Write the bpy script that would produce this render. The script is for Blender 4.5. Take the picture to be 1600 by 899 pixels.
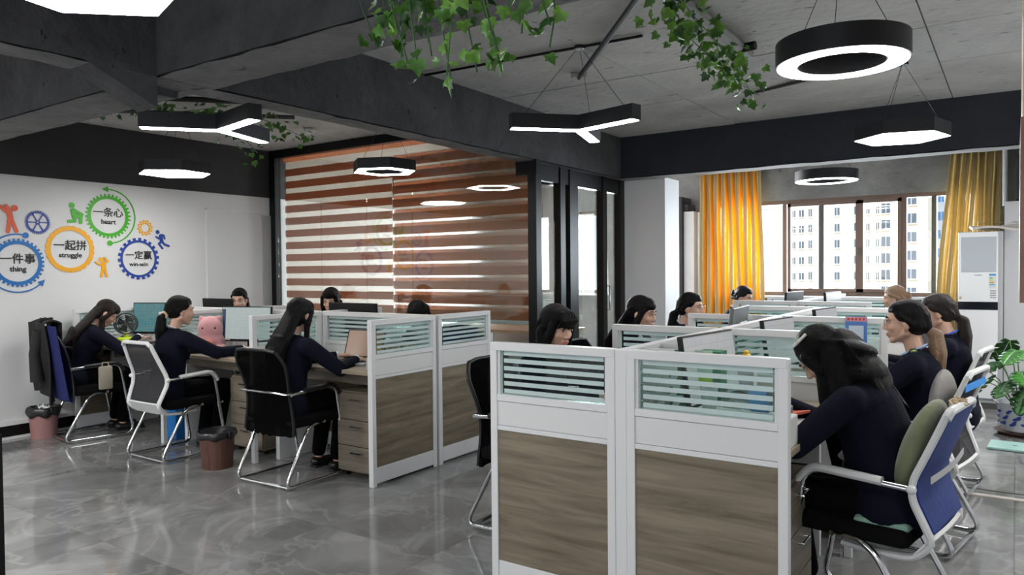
import bpy, bmesh, math, random
from mathutils import Vector, Matrix, Euler
PI = math.pi
R = math.radians
SC = bpy.context.scene
COL = SC.collection
for o in list(bpy.data.objects):
    bpy.data.objects.remove(o)

# ------------------------------------------------------------------ camera, world, lights, exposure
cam_d = bpy.data.cameras.new('camera')
cam = bpy.data.objects.new('camera', cam_d)
COL.objects.link(cam)
cam_d.sensor_width = 36.0
cam_d.lens = 36.0 * 1157.0 / 1600.0
cam_d.clip_start = 0.05
cam_d.clip_end = 600
YAW, PITCH, ROLL = R(-34.24), R(-1.32), R(-0.53)
_f = Vector((math.sin(YAW) * math.cos(PITCH), math.cos(YAW) * math.cos(PITCH), math.sin(PITCH)))
_r = Vector((math.cos(YAW), -math.sin(YAW), 0))
_u = _r.cross(_f)
_r2 = math.cos(ROLL) * _r + math.sin(ROLL) * _u
_u2 = -math.sin(ROLL) * _r + math.cos(ROLL) * _u
cam.matrix_world = Matrix(((_r2.x, _u2.x, -_f.x, 0), (_r2.y, _u2.y, -_f.y, 0), (_r2.z, _u2.z, -_f.z, 1.42), (0, 0, 0, 1)))
SC.camera = cam
SC.view_settings.view_transform = 'Standard'
SC.view_settings.look = 'None'
SC.view_settings.gamma = 1
SC.view_settings.use_curve_mapping = False
SC.view_settings.exposure = 0.0

W = bpy.data.worlds.new('sky')
SC.world = W
W.use_nodes = True
wn = W.node_tree
bg = wn.nodes['Background']
tc = wn.nodes.new('ShaderNodeTexCoord')
sp = wn.nodes.new('ShaderNodeSeparateXYZ')
wr = wn.nodes.new('ShaderNodeValToRGB')
wn.links.new(tc.outputs['Generated'], sp.inputs[0])
wn.links.new(sp.outputs['Z'], wr.inputs[0])
wr.color_ramp.elements[0].position = 0.0
wr.color_ramp.elements[0].color = (0.92, 0.96, 1.0, 1)
wr.color_ramp.elements[1].position = 0.7
wr.color_ramp.elements[1].color = (0.55, 0.75, 1.0, 1)
wn.links.new(wr.outputs[0], bg.inputs['Color'])
bg.inputs['Strength'].default_value = 1.7

def sun_light(name, rot, energy, color, angle):
    d = bpy.data.lights.new(name, 'SUN')
    d.energy = energy
    d.color = color
    d.angle = angle
    o = bpy.data.objects.new(name, d)
    o.rotation_euler = rot
    COL.objects.link(o)

def area_light(name, loc, target, sx, sy, power, color=(1, 1, 1)):
    d = bpy.data.lights.new(name, 'AREA')
    d.shape = 'RECTANGLE'
    d.size = sx
    d.size_y = sy
    d.energy = power
    d.color = color
    o = bpy.data.objects.new(name, d)
    o.location = loc
    o.rotation_euler = (Vector(target) - Vector(loc)).to_track_quat('-Z', 'Y').to_euler()
    COL.objects.link(o)
    return o

# the sun stands behind the building and lights the houses opposite
sun_light('sun', (R(50), 0, R(-25)), 4.6, (1.0, 0.95, 0.88), R(2))
# daylight entering by the windows in view and by the back room's window
area_light('daylight_window', (-1.85, 10.18, 1.70), (-1.85, 5, 1.2), 3.1, 1.2, 230, (0.86, 0.94, 1.0))
area_light('daylight_back_room', (-5.75, 9.80, 1.65), (-5.7, 5, 1.3), 1.6, 1.2, 640, (0.95, 0.97, 1.0))
area_light('added_fill_behind', (-1.6, -2.85, 1.6), (-2.4, 4, 1.1), 5.0, 1.6, 33, (0.95, 0.97, 1.0))  # unseen fill light added behind the camera

# unseen area lights added to brighten the room left of, right of and behind the camera
for (lx, ly, lp) in ((-5.4, .7, 75), (-6.4, -.6, 45), (-3.4, -.9, 30), (.9, .9, 20), (1.0, 4.3, 34), (1.0, 7.0, 55)):
    area_light('added_fill_light', (lx, ly, 2.28), (lx, ly, 0), .55, .55, lp, (1.0, .99, .96))

# ------------------------------------------------------------------ materials
MATS = {}
def mat(name, col=(0.5, 0.5, 0.5), rough=0.5, metal=0.0, noise=0.0, nscale=20.0, bump=0.0, bscale=80.0,
        emit=0.0, spec=0.5, alpha=1.0, stretch=None, sheen=0.0):
    """Principled material with optional noise tint and bump (object coordinates)."""
    if name in MATS:
        return MATS[name]
    m = bpy.data.materials.new(name)
    m.use_nodes = True
    nt = m.node_tree
    b = nt.nodes['Principled BSDF']
    b.inputs['Base Color'].default_value = (*col, 1)
    b.inputs['Roughness'].default_value = rough
    b.inputs['Metallic'].default_value = metal
    b.inputs['Specular IOR Level'].default_value = spec
    b.inputs['Alpha'].default_value = alpha
    if sheen:
        b.inputs['Sheen Weight'].default_value = sheen
    if emit:
        b.inputs['Emission Color'].default_value = (*col, 1)
        b.inputs['Emission Strength'].default_value = emit
    if noise or bump:
        t = nt.nodes.new('ShaderNodeTexCoord')
        mp = nt.nodes.new('ShaderNodeMapping')
        nt.links.new(t.outputs['Object'], mp.inputs[0])
        if stretch:
            mp.inputs['Scale'].default_value = stretch
    if noise:
        n = nt.nodes.new('ShaderNodeTexNoise')
        n.inputs['Scale'].default_value = nscale
        n.inputs['Detail'].default_value = 5
        nt.links.new(mp.outputs[0], n.inputs['Vector'])
        cr = nt.nodes.new('ShaderNodeValToRGB')
        cr.color_ramp.elements[0].position = 0.3
        cr.color_ramp.elements[1].position = 0.7
        cr.color_ramp.elements[0].color = (*[c * (1 - noise) for c in col], 1)
        cr.color_ramp.elements[1].color = (*[min(1, c * (1 + noise)) for c in col], 1)
        nt.links.new(n.outputs[0], cr.inputs[0])
        nt.links.new(cr.outputs[0], b.inputs['Base Color'])
    if bump:
        n2 = nt.nodes.new('ShaderNodeTexNoise')
        n2.inputs['Scale'].default_value = bscale
        n2.inputs['Detail'].default_value = 4
        nt.links.new(mp.outputs[0], n2.inputs['Vector'])
        bp = nt.nodes.new('ShaderNodeBump')
        bp.inputs['Strength'].default_value = bump
        bp.inputs['Distance'].default_value = 0.01
        nt.links.new(n2.outputs[0], bp.inputs['Height'])
        nt.links.new(bp.outputs[0], b.inputs['Normal'])
    MATS[name] = m
    return m

def concrete(name, c0, c1, scale=1.2, bump=0.35, rough=0.85):
    m = bpy.data.materials.new(name)
    m.use_nodes = True
    nt = m.node_tree
    b = nt.nodes['Principled BSDF']
    g = nt.nodes.new('ShaderNodeNewGeometry')
    n = nt.nodes.new('ShaderNodeTexNoise')
    n.inputs['Scale'].default_value = scale
    n.inputs['Detail'].default_value = 9
    n.inputs['Roughness'].default_value = 0.68
    n.inputs['Distortion'].default_value = 0.4
    nt.links.new(g.outputs['Position'], n.inputs['Vector'])
    cr = nt.nodes.new('ShaderNodeValToRGB')
    cr.color_ramp.elements[0].position = 0.33
    cr.color_ramp.elements[1].position = 0.68
    cr.color_ramp.elements[0].color = (*c0, 1)
    cr.color_ramp.elements[1].color = (*c1, 1)
    nt.links.new(n.outputs[0], cr.inputs[0])
    # dark pits and scratches
    mp = nt.nodes.new('ShaderNodeMapping')
    mp.inputs['Scale'].default_value = (5, 14, 9)
    nt.links.new(g.outputs['Position'], mp.inputs[0])
    v = nt.nodes.new('ShaderNodeTexNoise')
    v.inputs['Scale'].default_value = 1.6
    v.inputs['Detail'].default_value = 3
    nt.links.new(mp.outputs[0], v.inputs['Vector'])
    r2 = nt.nodes.new('ShaderNodeValToRGB')
    r2.color_ramp.elements[0].position = 0.27
    r2.color_ramp.elements[0].color = (0.35, 0.35, 0.37, 1)
    r2.color_ramp.elements[1].position = 0.33
    r2.color_ramp.elements[1].color = (1, 1, 1, 1)
    nt.links.new(v.outputs[0], r2.inputs[0])
    mx = nt.nodes.new('ShaderNodeMix')
    mx.data_type = 'RGBA'
    mx.blend_type = 'MULTIPLY'
    mx.inputs[0].default_value = 1
    nt.links.new(cr.outputs[0], mx.inputs[6])
    nt.links.new(r2.outputs[0], mx.inputs[7])
    nt.links.new(mx.outputs[2], b.inputs['Base Color'])
    b.inputs['Roughness'].default_value = rough
    b.inputs['Specular IOR Level'].default_value = 0.3
    n3 = nt.nodes.new('ShaderNodeTexNoise')
    n3.inputs['Scale'].default_value = 18
    n3.inputs['Detail'].default_value = 6
    nt.links.new(g.outputs['Position'], n3.inputs['Vector'])
    bp = nt.nodes.new('ShaderNodeBump')
    bp.inputs['Strength'].default_value = bump
    bp.inputs['Distance'].default_value = 0.02
    nt.links.new(n3.outputs[0], bp.inputs['Height'])
    nt.links.new(bp.outputs[0], b.inputs['Normal'])
    return m

def marble():
    m = bpy.data.materials.new('grey marble tile')
    m.use_nodes = True
    nt = m.node_tree
    b = nt.nodes['Principled BSDF']
    g = nt.nodes.new('ShaderNodeNewGeometry')
    oi = nt.nodes.new('ShaderNodeObjectInfo')
    cb = nt.nodes.new('ShaderNodeVectorMath')
    cb.operation = 'SCALE'
    cb.inputs[0].default_value = (7, 5, 3)
    nt.links.new(oi.outputs['Random'], cb.inputs['Scale'])
    ad = nt.nodes.new('ShaderNodeVectorMath')
    ad.operation = 'ADD'
    nt.links.new(g.outputs['Position'], ad.inputs[0])
    nt.links.new(cb.outputs[0], ad.inputs[1])
    n = nt.nodes.new('ShaderNodeTexNoise')
    n.inputs['Scale'].default_value = 1.3
    n.inputs['Detail'].default_value = 7
    n.inputs['Roughness'].default_value = 0.6
    n.inputs['Distortion'].default_value = 1.4
    nt.links.new(ad.outputs[0], n.inputs['Vector'])
    cr = nt.nodes.new('ShaderNodeValToRGB')
    e = cr.color_ramp.elements
    e[0].position = 0.36
    e[0].color = (0.13, 0.13, 0.131, 1)
    e[1].position = 0.66
    e[1].color = (0.235, 0.235, 0.233, 1)
    nt.links.new(n.outputs[0], cr.inputs[0])
    # pale veins: thin band of a second distorted noise
    n2 = nt.nodes.new('ShaderNodeTexNoise')
    n2.inputs['Scale'].default_value = 0.9
    n2.inputs['Detail'].default_value = 5
    n2.inputs['Distortion'].default_value = 2.2
    nt.links.new(ad.outputs[0], n2.inputs['Vector'])
    c2 = nt.nodes.new('ShaderNodeValToRGB')
    for p, v in ((0.47, 0.0), (0.497, 1.0), (0.503, 1.0), (0.53, 0.0)):
        el = c2.color_ramp.elements.new(p)
        el.color = (v, v, v, 1)
    c2.color_ramp.elements[0].color = (0, 0, 0, 1)
    c2.color_ramp.elements[-1].color = (0, 0, 0, 1)
    nt.links.new(n2.outputs[0], c2.inputs[0])
    mx = nt.nodes.new('ShaderNodeMix')
    mx.data_type = 'RGBA'
    mx.inputs[7].default_value = (0.42, 0.42, 0.42, 1)
    ml = nt.nodes.new('ShaderNodeMath')
    ml.operation = 'MULTIPLY'
    ml.inputs[1].default_value = 0.22
    nt.links.new(c2.outputs[0], ml.inputs[0])
    nt.links.new(ml.outputs[0], mx.inputs[0])
    nt.links.new(cr.outputs[0], mx.inputs[6])
    nt.links.new(mx.outputs[2], b.inputs['Base Color'])
    b.inputs['Roughness'].default_value = 0.09
    b.inputs['Specular IOR Level'].default_value = 0.6
    return m

def woodgrain(name, c0, c1, axis='x', rough=0.5):
    """laminate with long wavy horizontal grain"""
    m = bpy.data.materials.new(name)
    m.use_nodes = True
    nt = m.node_tree
    b = nt.nodes['Principled BSDF']
    g = nt.nodes.new('ShaderNodeTexCoord')
    oi = nt.nodes.new('ShaderNodeObjectInfo')
    mp = nt.nodes.new('ShaderNodeMapping')
    s = {'x': (0.9, 0.9, 11.0), 'y': (9.0, 0.9, 0.9), 'z': (9.0, 9.0, 0.9), 'top': (0.9, 9.0, 1)}[axis]
    mp.inputs['Scale'].default_value = s
    cb = nt.nodes.new('ShaderNodeVectorMath')
    cb.operation = 'SCALE'
    cb.inputs[0].default_value = (5, 5, 5)
    nt.links.new(oi.outputs['Random'], cb.inputs['Scale'])
    nt.links.new(cb.outputs[0], mp.inputs['Location'])
    nt.links.new(g.outputs['Object'], mp.inputs[0])
    n = nt.nodes.new('ShaderNodeTexNoise')
    n.inputs['Scale'].default_value = 1.7
    n.inputs['Detail'].default_value = 6
    n.inputs['Roughness'].default_value = 0.62
    n.inputs['Distortion'].default_value = 0.9
    nt.links.new(mp.outputs[0], n.inputs['Vector'])
    cr = nt.nodes.new('ShaderNodeValToRGB')
    cr.color_ramp.elements[0].position = 0.32
    cr.color_ramp.elements[1].position = 0.66
    cr.color_ramp.elements[0].color = (*c0, 1)
    cr.color_ramp.elements[1].color = (*c1, 1)
    nt.links.new(n.outputs[0], cr.inputs[0])
    nt.links.new(cr.outputs[0], b.inputs['Base Color'])
    b.inputs['Roughness'].default_value = rough
    return m

def glassy(name, tint=(0.9, 0.96, 0.95), refl=0.08, rough=0.02):
    """thin clear sheet: tinted transparency plus a fresnel reflection"""
    m = bpy.data.materials.new(name)
    m.use_nodes = True
    nt = m.node_tree
    nt.nodes.remove(nt.nodes['Principled BSDF'])
    out = nt.nodes['Material Output']
    t = nt.nodes.new('ShaderNodeBsdfTransparent')
    t.inputs[0].default_value = (*tint, 1)
    gl = nt.nodes.new('ShaderNodeBsdfGlossy')
    gl.inputs['Roughness'].default_value = rough
    fr = nt.nodes.new('ShaderNodeLayerWeight')
    fr.inputs['Blend'].default_value = 0.35
    ml = nt.nodes.new('ShaderNodeMath')
    ml.operation = 'MULTIPLY_ADD'
    ml.inputs[1].default_value = 0.35
    ml.inputs[2].default_value = refl * 0.6
    nt.links.new(fr.outputs['Fresnel'], ml.inputs[0])
    mx = nt.nodes.new('ShaderNodeMixShader')
    nt.links.new(ml.outputs[0], mx.inputs[0])
    nt.links.new(t.outputs[0], mx.inputs[1])
    nt.links.new(gl.outputs[0], mx.inputs[2])
    nt.links.new(mx.outputs[0], out.inputs[0])
    return m

def gauzy(name, col, transp, translucent=0.3, rough=0.9, weave=0):
    """woven cloth or film that lets part of the light through"""
    m = bpy.data.materials.new(name)
    m.use_nodes = True
    nt = m.node_tree
    nt.nodes.remove(nt.nodes['Principled BSDF'])
    out = nt.nodes['Material Output']
    d = nt.nodes.new('ShaderNodeBsdfDiffuse')
    d.inputs[0].default_value = (*col, 1)
    tl = nt.nodes.new('ShaderNodeBsdfTranslucent')
    tl.inputs[0].default_value = (*col, 1)
    m1 = nt.nodes.new('ShaderNodeMixShader')
    m1.inputs[0].default_value = translucent
    nt.links.new(d.outputs[0], m1.inputs[1])
    nt.links.new(tl.outputs[0], m1.inputs[2])
    t = nt.nodes.new('ShaderNodeBsdfTransparent')
    m2 = nt.nodes.new('ShaderNodeMixShader')
    m2.inputs[0].default_value = transp
    nt.links.new(m1.outputs[0], m2.inputs[1])
    nt.links.new(t.outputs[0], m2.inputs[2])
    nt.links.new(m2.outputs[0], out.inputs[0])
    return m

M_ceil = concrete('ceiling concrete', (0.38, 0.38, 0.38), (0.60, 0.60, 0.585), 0.9, 0.5)
M_beam = concrete('beam concrete', (0.045, 0.046, 0.050), (0.095, 0.095, 0.10), 2.2, 0.6)
M_beamlow = concrete('beam soffit concrete', (0.11, 0.11, 0.112), (0.20, 0.20, 0.20), 3.0, 0.7)
M_navy = mat('dark blue paint', (0.024, 0.028, 0.04), 0.8, noise=0.15, nscale=3, bump=0.3, bscale=20)
M_darkwall = mat('dark grey paint', (0.03, 0.03, 0.032), 0.85, noise=0.1, nscale=3, bump=0.3, bscale=20)
M_whitewall = mat('white wall paint', (0.62, 0.625, 0.63), 0.75, noise=0.02, nscale=2, bump=0.1, bscale=60)
M_colwhite = mat('white column board', (0.76, 0.77, 0.79), 0.6)
M_tile = marble()
M_white = mat('white powder coated aluminium', (0.66, 0.665, 0.675), 0.4)
M_whitep = mat('white board', (0.64, 0.645, 0.65), 0.45)
M_plwhite = mat('white plastic', (0.62, 0.63, 0.63), 0.4)
M_gap = mat('dark joint', (0.03, 0.03, 0.035), 0.7)
M_wood = woodgrain('taupe wood laminate', (0.105, 0.082, 0.054), (0.235, 0.197, 0.140), 'x', 0.45)
M_top = woodgrain('oak worktop laminate', (0.20, 0.16, 0.115), (0.34, 0.28, 0.21), 'top', 0.4)
M_ped = woodgrain('pedestal laminate', (0.12, 0.10, 0.075), (0.22, 0.185, 0.14), 'x', 0.5)
M_glass = glassy('green tinted glass', (0.80, 0.90, 0.87), 0.05)
M_clear = glassy('clear partition glass', (0.93, 0.96, 0.95), 0.06)
M_winglass = glassy('window glass', (0.96, 0.98, 0.99), 0.03)
M_frost = gauzy('frosted film', (0.72, 0.80, 0.81), 0.12, 0.45)
M_black = mat('black metal', (0.005, 0.005, 0.006), 0.35, spec=0.25)
M_blackm = mat('matt black housing', (0.008, 0.0085, 0.012), 0.5)
M_lamp = mat('lamp diffuser', (1.0, 0.99, 0.97), 0.5, emit=30.0)
M_chrome = mat('chrome tube', (0.62, 0.63, 0.65), 0.12, 1.0)
M_blkplastic = mat('black plastic', (0.006, 0.006, 0.0065), 0.45, spec=0.3)
M_blkmesh = gauzy('black mesh fabric', (0.004, 0.004, 0.0045), 0.10, 0.05)
M_greymesh = gauzy('grey mesh fabric', (0.06, 0.06, 0.065), 0.30, 0.1)
M_blkfab = mat('black seat fabric', (0.0035, 0.0035, 0.004), 0.95, spec=0.12, bump=0.2, bscale=300)
M_navycloth = mat('navy uniform cloth', (0.0042, 0.0054, 0.0135), 0.9, bump=0.25, bscale=60, spec=0.15)
M_trouser = mat('black trouser cloth', (0.0022, 0.0022, 0.003), 0.95, spec=0.1)
M_skin = mat('skin', (0.53, 0.32, 0.235), 0.5, noise=0.06, nscale=25)
M_lip = mat('lips', (0.45, 0.14, 0.12), 0.45)
M_hair = mat('black hair', (0.0030, 0.0025, 0.0027), 0.42, bump=0.9, bscale=60, stretch=(6, 6, 0.5), spec=0.12)
M_hairbrown = mat('dark brown hair', (0.012, 0.0065, 0.005), 0.42, spec=0.3, bump=0.8, bscale=90, stretch=(9, 9, 0.5))
M_hairtan = mat('bleached brown hair', (0.22, 0.13, 0.075), 0.45, noise=0.5, nscale=60, bump=0.8, bscale=90, stretch=(6, 6, 0.6))
M_blueshirt = mat('light blue shirt', (0.25, 0.40, 0.66), 0.8)
M_bluecloth = mat('royal blue cloth', (0.008, 0.032, 0.18), 0.8, noise=0.15, nscale=6, bump=0.3, bscale=40)
M_dkblue = mat('dark blue cloth', (0.006, 0.011, 0.10), 0.85, bump=0.2, bscale=40)

# ------------------------------------------------------------------ mesh helpers
class MB:
    def __init__(self):
        self.bm = bmesh.new()
    def box(self, c, s, rot=None, bev=0.0):
        r = bmesh.ops.create_cube(self.bm, size=1.0)
        vs = r['verts']
        bmesh.ops.scale(self.bm, vec=s, verts=vs)
        if bev:
            es = list({e for v in vs for e in v.link_edges})
            rr = bmesh.ops.bevel(self.bm, geom=es, offset=bev, segments=2, affect='EDGES', profile=0.5)
            vs = list({v for f in rr['faces'] for v in f.verts} | {v for v in vs if v.is_valid})
        if rot is not None:
            bmesh.ops.rotate(self.bm, cent=(0, 0, 0), matrix=rot, verts=vs)
        bmesh.ops.translate(self.bm, vec=c, verts=vs)
        return self
    def b2(self, lo, hi, bev=0.0):
        lo, hi = Vector(lo), Vector(hi)
        return self.box((lo + hi) / 2, hi - lo, bev=bev)
    def tube(self, pts, r, seg=10, caps=True, closed=False):
        """sweep a circle (radius r, or a list of radii, or (rx, ry)) along the points"""
        pts = [Vector(p) for p in pts]
        n = len(pts)
        rings = []
        up = None
        for i, p in enumerate(pts):
            if closed:
                t = (pts[(i + 1) % n] - pts[i - 1])
            else:
                t = (pts[min(i + 1, n - 1)] - pts[max(i - 1, 0)])
            t.normalize()
            if up is None:
                a = Vector((0, 0, 1)) if abs(t.z) < 0.9 else Vector((0, 1, 0))
                up = (a - t * a.dot(t)).normalized()
            else:
                up = (up - t * up.dot(t))
                if up.length < 1e-5:
                    up = t.orthogonal()
                up.normalize()
            s = t.cross(up)
            rr = r[i] if isinstance(r, list) else r
            rx, ry = rr if isinstance(rr, tuple) else (rr, rr)
            rings.append([self.bm.verts.new(p + s * (math.cos(2 * PI * k / seg) * rx) + up * (math.sin(2 * PI * k / seg) * ry)) for k in range(seg)])
        m = n if closed else n - 1
        for i in range(m):
            a, b = rings[i], rings[(i + 1) % n]
            for k in range(seg):
                try:
                    self.bm.faces.new((a[k], a[(k + 1) % seg], b[(k + 1) % seg], b[k]))
                except ValueError:
                    pass
        if caps and not closed:
            self.bm.faces.new(rings[0][::-1])
            self.bm.faces.new(rings[-1])
        return self
    def lathe(self, prof, c=(0, 0, 0), seg=24, mtx=None, cap=True):
        c = Vector(c)
        rings = []
        for (r, z) in prof:
            ring = []
            for k in range(seg):
                a = 2 * PI * k / seg
                v = Vector((r * math.cos(a), r * math.sin(a), z))
                if mtx:
                    v = mtx @ v
                ring.append(self.bm.verts.new(v + c))
            rings.append(ring)
        for a, b in zip(rings, rings[1:]):
            for k in range(seg):
                self.bm.faces.new((a[k], a[(k + 1) % seg], b[(k + 1) % seg], b[k]))
        if cap:
            self.bm.faces.new(rings[0][::-1])
            self.bm.faces.new(rings[-1])
        return self
    def ell(self, c, r, rot=None, seg=14):
        rs = bmesh.ops.create_uvsphere(self.bm, u_segments=seg, v_segments=max(6, seg * 2 // 3), radius=1.0)
        vs = rs['verts']
        bmesh.ops.scale(self.bm, vec=r if not isinstance(r, (int, float)) else (r, r, r), verts=vs)
        if rot is not None:
            bmesh.ops.rotate(self.bm, cent=(0, 0, 0), matrix=rot, verts=vs)
        bmesh.ops.translate(self.bm, vec=c, verts=vs)
        return self
    def cap(self, a, b, ra, rb=None, seg=12, flat=1.0, axis=None):
        """tapered capsule; flat < 1 squeezes the section along axis"""
        a, b = Vector(a), Vector(b)
        rb = ra if rb is None else rb
        t = b - a
        L = t.length
        if L < 1e-6:
            return self.ell(a, ra)
        t /= L
        if axis is None:
            u = t.orthogonal().normalized()
        else:
            u = Vector(axis)
            u = (u - t * u.dot(t)).normalized()
        s = t.cross(u)
        prof = []
        for k in range(4):
            an = PI / 2 * (k + 0.35) / 4.0
            prof.append((-ra * math.cos(an), ra * math.sin(an)))
        prof.append((0, ra))
        prof.append((L, rb))
        for k in range(3, -1, -1):
            an = PI / 2 * (k + 0.35) / 4.0
            prof.append((L + rb * math.cos(an), rb * math.sin(an)))
        rings = []
        for (d, rr) in prof:
            rings.append([self.bm.verts.new(a + t * d + s * (math.cos(2 * PI * k / seg) * rr) + u * (math.sin(2 * PI * k / seg) * rr * flat)) for k in range(seg)])
        for p, q in zip(rings, rings[1:]):
            for k in range(seg):
                self.bm.faces.new((p[k], p[(k + 1) % seg], q[(k + 1) % seg], q[k]))
        self.bm.faces.new(rings[0][::-1])
        self.bm.faces.new(rings[-1])
        return self
    def prism(self, poly, d, mtx=None):
        """polygon in local xy extruded along z from 0 to d"""
        lo = [self.bm.verts.new(Vector((x, y, 0))) for x, y in poly]
        hi = [self.bm.verts.new(Vector((x, y, d))) for x, y in poly]
        n = len(poly)
        self.bm.faces.new(lo[::-1])
        self.bm.faces.new(hi)
        for k in range(n):
            self.bm.faces.new((lo[k], lo[(k + 1) % n], hi[(k + 1) % n], hi[k]))
        if mtx is not None:
            bmesh.ops.transform(self.bm, matrix=mtx, verts=lo + hi)
        return self
    def ring(self, outer, inner, d, mtx=None):
        """closed band between two polygons of equal length, extruded d"""
        n = len(outer)
        a = [self.bm.verts.new((x, y, 0)) for x, y in outer]
        b = [self.bm.verts.new((x, y, 0)) for x, y in inner]
        c = [self.bm.verts.new((x, y, d)) for x, y in outer]
        e = [self.bm.verts.new((x, y, d)) for x, y in inner]
        for k in range(n):
            j = (k + 1) % n
            self.bm.faces.new((a[j], a[k], b[k], b[j]))
            self.bm.faces.new((c[k], c[j], e[j], e[k]))
            self.bm.faces.new((a[k], a[j], c[j], c[k]))
            self.bm.faces.new((b[j], b[k], e[k], e[j]))
        if mtx is not None:
            bmesh.ops.transform(self.bm, matrix=mtx, verts=a + b + c + e)
        return self
    def grid(self, fn, nu, nv, thick=0.0):
        vs = [[self.bm.verts.new(fn(i / nu, j / nv)) for j in range(nv + 1)] for i in range(nu + 1)]
        fs = []
        for i in range(nu):
            for j in range(nv):
                fs.append(self.bm.faces.new((vs[i][j], vs[i + 1][j], vs[i + 1][j + 1], vs[i][j + 1])))
        if thick:
            self.bm.normal_update()
            bmesh.ops.solidify(self.bm, geom=fs, thickness=thick)
        return self
    def mesh(self, name, m=None, smooth=False, recalc=True):
        if recalc:
            bmesh.ops.recalc_face_normals(self.bm, faces=self.bm.faces[:])
        me = bpy.data.meshes.new(name)
        self.bm.to_mesh(me)
        self.bm.free()
        if m:
            me.materials.append(m)
        if smooth:
            me.polygons.foreach_set('use_smooth', [True] * len(me.polygons))
            if smooth != 'full':
                try:
                    me.set_sharp_from_angle(angle=R(40))
                except Exception:
                    pass
        return me
    def obj(self, name, m=None, parent=None, smooth=False, recalc=True):
        return link(name, self.mesh(name, m, smooth, recalc), parent)

def link(name, me, parent=None, loc=None, rot=None):
    o = bpy.data.objects.new(name, me)
    COL.objects.link(o)
    if parent is not None:
        o.parent = parent
    if loc is not None:
        o.location = loc
    if rot is not None:
        o.rotation_euler = rot
    return o

def thing(name, label, cat, loc=(0, 0, 0), rz=0.0, group=None, rot=None):
    o = bpy.data.objects.new(name, None)
    o.empty_display_size = 0.1
    COL.objects.link(o)
    o.location = loc
    o.rotation_euler = rot if rot is not None else (0, 0, rz)
    return tag(o, label, cat, group)

def tag(o, label, cat, group=None):
    o['label'] = label
    o['category'] = cat
    if group:
        o['group'] = group
    return o

def struct(o):
    o['kind'] = 'structure'
    return o

def copy_tree(o, parent=None):
    c = o.copy()
    COL.objects.link(c)
    c.parent = parent
    for ch in o.children:
        copy_tree(ch, c)
    return c

def arc(pts, rad, n=5):
    """round the inner corners of a polyline"""
    pts = [Vector(p) for p in pts]
    out = [pts[0]]
    for i in range(1, len(pts) - 1):
        a, b, c = pts[i - 1], pts[i], pts[i + 1]
        d1, d2 = (a - b), (c - b)
        r = min(rad, d1.length * 0.49, d2.length * 0.49)
        p, q = b + d1.normalized() * r, b + d2.normalized() * r
        for k in range(n + 1):
            t = k / n
            out.append(p * (1 - t) ** 2 + b * 2 * t * (1 - t) + q * t * t)
    out.append(pts[-1])
    return out

def blob(mb, voxel, smooth=3, fac=0.5, m=None, name='blob'):
    """fuse the overlapping closed shapes in mb into ONE continuous surface"""
    me = mb.mesh(name, m)
    o = bpy.data.objects.new(name, me)
    COL.objects.link(o)
    md = o.modifiers.new('r', 'REMESH')
    md.mode = 'VOXEL'
    md.voxel_size = voxel
    md.use_smooth_shade = True
    if smooth:
        s = o.modifiers.new('s', 'SMOOTH')
        s.factor = fac
        s.iterations = smooth
    dg = bpy.context.evaluated_depsgraph_get()
    out = bpy.data.meshes.new_from_object(o.evaluated_get(dg))
    bpy.data.objects.remove(o)
    bpy.data.meshes.remove(me)
    out.name = name
    if m and not out.materials:
        out.materials.append(m)
    out.polygons.foreach_set('use_smooth', [True] * len(out.polygons))
    return out

def text_mesh(s, size, m, ext=0.001, bold=0.0, align='CENTER'):
    cu = bpy.data.curves.new('t', 'FONT')
    cu.body = s
    cu.size = size
    cu.extrude = ext
    cu.align_x = align
    cu.align_y = 'CENTER'
    cu.resolution_u = 3
    o = bpy.data.objects.new('t', cu)
    COL.objects.link(o)
    dg = bpy.context.evaluated_depsgraph_get()
    me = bpy.data.meshes.new_from_object(o.evaluated_get(dg))
    bpy.data.objects.remove(o)
    if bold:      # heavier strokes: the same glyphs again, moved by a hair
        bm = bmesh.new()
        for k, (dx, dy) in enumerate(((0, 0), (bold, 0), (-bold, 0), (0, bold), (0, -bold))):
            n0 = len(bm.verts)
            bm.from_mesh(me)
            bm.verts.ensure_lookup_table()
            bmesh.ops.translate(bm, vec=(dx, dy, .00008 * k), verts=bm.verts[n0:])
        bm.to_mesh(me)
        bm.free()
    me.materials.clear()
    me.materials.append(m)
    return me

# ------------------------------------------------------------------ the room
X0, X1, Y0, Y1, ZC = -7.2, 1.6, -3.0, 10.0, 2.83
flo = struct(MB().b2((X0 - .2, Y0 - .2, -.20), (X1 + .2, Y1 + .2, -.012)).obj('floor', mat('grout', (0.10, 0.10, 0.10), 0.8)))
tm = MB().box((0, 0, -.006), (.7985, .7985, .012)).mesh('tile', M_tile)
ty = -1.2
while ty < Y1 - .05:
    txx = X0 + .4
    while txx < X1 - .05:
        link('tile', tm, flo, (txx, ty + .4, 0))
        txx += .8
    ty += .8
ceil = struct(MB().b2((X0 - .2, Y0 - .2, ZC + .02), (X1 + .2, Y1 + .2, ZC + .2)).obj('ceiling', M_gap))
cm = MB().box((0, 0, .011), (1.822, .907, .022)).mesh('ceiling_panel', M_ceil)
for i in range(5):
    for j in range(15):
        link('ceiling_panel', cm, ceil, (X0 + .35 + 1.83 * i, Y0 + .24 + .915 * j, ZC + random.Random(i * 31 + j).uniform(0, .006)))

def wall(name, lo, hi, m):
    return struct(MB().b2(lo, hi).obj(name, m))
wl = wall('wall_left', (X0 - .2, Y0, -.01), (X0, Y1, 2.29), M_whitewall)
struct(MB().b2((X0 - .2, Y0, 2.29), (X0 + .012, Y1, ZC), ).obj('trim_1', M_darkwall))
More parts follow.
